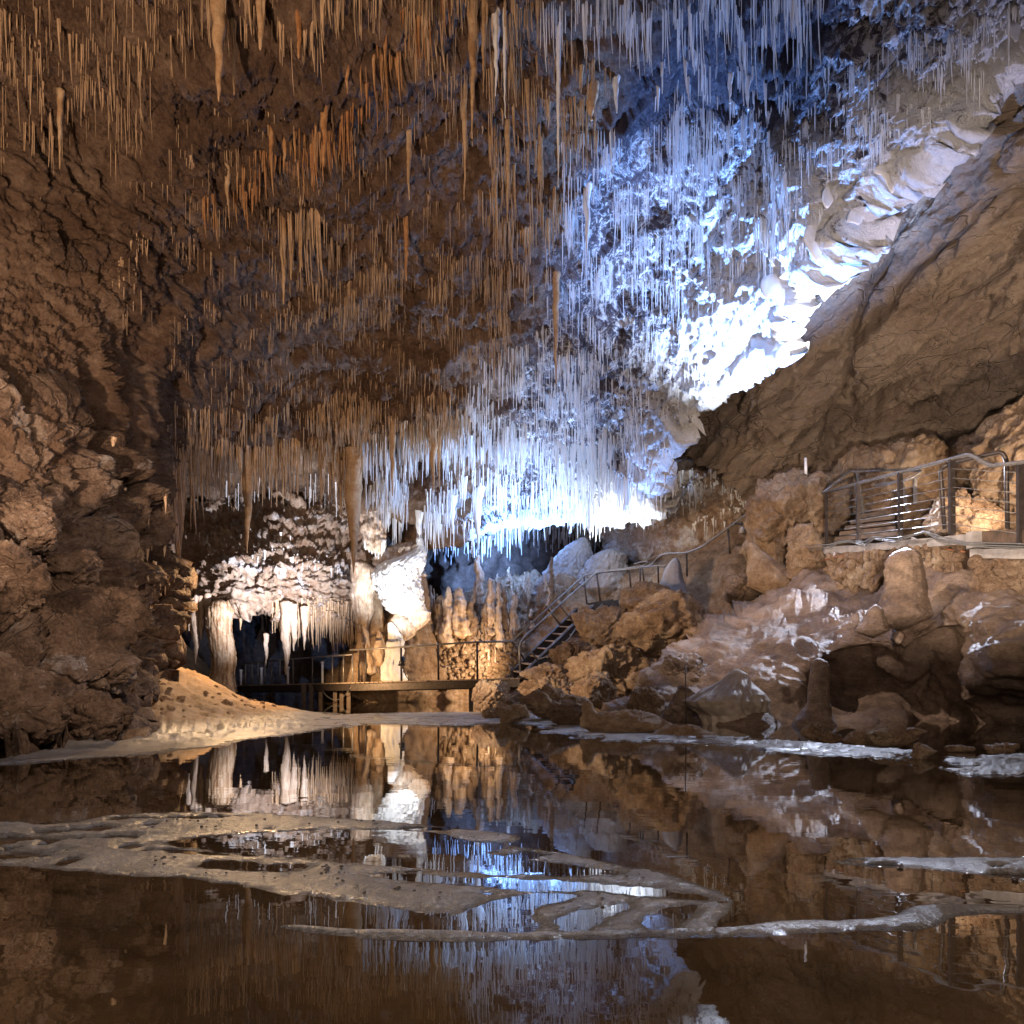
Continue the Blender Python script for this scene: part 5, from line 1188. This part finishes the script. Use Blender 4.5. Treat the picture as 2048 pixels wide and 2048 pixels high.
# cables and pipe on the walkway edge
m = MB()
for j, (dy, s) in enumerate([(0, 0), (5, 1), (9, 2)]):
    pts = [P(1612 + j * 4, 1092 + dy, 12.9), P(1660, 1090 + dy * .8, 12.4), P(1678, 1084 + dy * .4, 12.2), P(1700, 1082 + dy * .3, 11.9), P(1730, 1084 + dy, 11.5), P(1748, 1075 + dy * .5, 11.1), P(1790, 1077 + dy, 10.6), P(1830, 1069 + dy * .3, 9.9), P(1850, 1064 + dy * .2, 9.7), P(1880, 1074 + dy, 9.3), P(1930, 1086 + dy * .6, 8.8), P(1980, 1087 + dy, 8.4), P(2050, 1089 + dy, 8.0), P(2200, 1093 + dy, 7)]
    m.tube([p - Vector((.02, .03, 0)) for p in pts], .009, 6)
o = m.build('cable_bundle', M['cable'], None, base=P(1612, 1092, 12.9), smooth=True); tag(o, 'bundle of grey cables lashed along the edge of the walkway slab', 'cables')
m = MB(); m.tube([P(1640, 1122, 12.7), P(1680, 1112, 12.2), P(1720, 1108, 11.8), P(1800, 1098, 10.8), P(1860, 1092, 10), P(1930, 1104, 9.2)], .012, 6)
o = m.build('pipe', M['copper'], None, base=P(1640, 1122, 12.7), smooth=True); tag(o, 'thin red brown pipe under the walkway slab', 'pipe')

# ---- rubble wall under the slab: stones set in mortar
def rubble(name, x0, x1, ytop, ybot, d0, d1, label, nst, off):
    root = empty(name, P((x0 + x1) / 2, ybot, (d0 + d1) / 2)); tag(root, label, 'wall')
    m = MB(); n_ = 10
    a0, a1 = P(x0, ytop[0], d0), P(x1, ytop[1], d1); b0, b1 = P(x0, ybot, d0), P(x1, ybot, d1)
    bk = Vector((.5, .3, 0))
    m.add([a0, a1, b1, b0, a0 + bk, a1 + bk, b1 + bk, b0 + bk], [(0, 3, 2, 1), (4, 5, 6, 7), (0, 1, 5, 4), (3, 7, 6, 2), (0, 4, 7, 3), (1, 2, 6, 5)]); part(m, 'mortar', M['darkboulder'], root)
    rs_ = np.random.RandomState(off); pv = []; pf = []; v, f = ico_arrays(3); nvis = 0
    cols = int((x1 - x0) / 15); 
    for i in range(cols):
        yy = None; t = (i + .5) / cols
        q0 = a0.lerp(a1, t); yt = HZ - (q0.z - HC) / q0.y * F; y = yt + rs_.uniform(-3, 3)
        while y < ybot:
            h = rs_.uniform(14, 30); d = d0 + (d1 - d0) * t; w_ = 15 * rs_.uniform(.75, 1.5)
            pw_ = a0.lerp(a1, t); d = pw_.y; xx = pw_.x / d * F + 1024
            p = np.array(P(xx + rs_.uniform(-2, 2), y + h / 2, d - .05))
            sc_ = np.array([w_ / 1.55 / F * d, .09, h / 1.6 / F * d])
            nrm = rs_.normal(size=(7, 3)); nrm /= np.linalg.norm(nrm, axis=1)[:, None]
            dots = v @ nrm.T; rr = np.where(dots > .05, rs_.uniform(.55, .95, 7) / np.maximum(dots, .05), 9).min(1); rr = np.minimum(rr, 1.12)
            ang = rs_.uniform(-.7, .7); q = v * rr[:, None] * sc_; q = np.stack([q[:, 0] * math.cos(ang) - q[:, 2] * math.sin(ang), q[:, 1], q[:, 0] * math.sin(ang) + q[:, 2] * math.cos(ang)], -1)
            o = link('wall_stone', new_mesh('wall_stone', q, f, False), M['boulder'], parent=root, loc=tuple(p - np.array(root.location))); nvis += 1
            y += h * .95
    return root
rubble('rubble_wall', 1655, 1925, (1110, 1080), 1165, 12.75, 9.3, 'low wall of upright rubble stones under the left part of the walkway', 60, 5)
rubble('rubble_wall', 1945, 2120, (1116, 1118), 1185, 8.85, 7.9, 'rubble stone wall under the lower slab at the right edge', 30, 9)

# slack cables under the left span of the footbridge
for (x0, x1, sag, d0, d1) in [(480, 560, 22, 24.4, 22.9), (560, 640, 16, 22.9, 21.4), (640, 702, 26, 21.4, 20.4)]:
    m = MB(); n_ = 12
    m.tube([P(x0 + (x1 - x0) * k / n_, 1374 + sag * 4 * (k / n_) * (1 - k / n_), d0 + (d1 - d0) * k / n_ - .2) for k in range(n_ + 1)], .012, 5)
    o = m.build('cable', M['cable'], None, base=P(x0, 1374, d0), smooth=True)
    tag(o, {480: 'slack grey cable under the far left end of the footbridge', 560: 'slack grey cable in the middle of the left bridge span', 640: 'slack grey cable hanging near the bend of the footbridge'}[x0], 'cable')
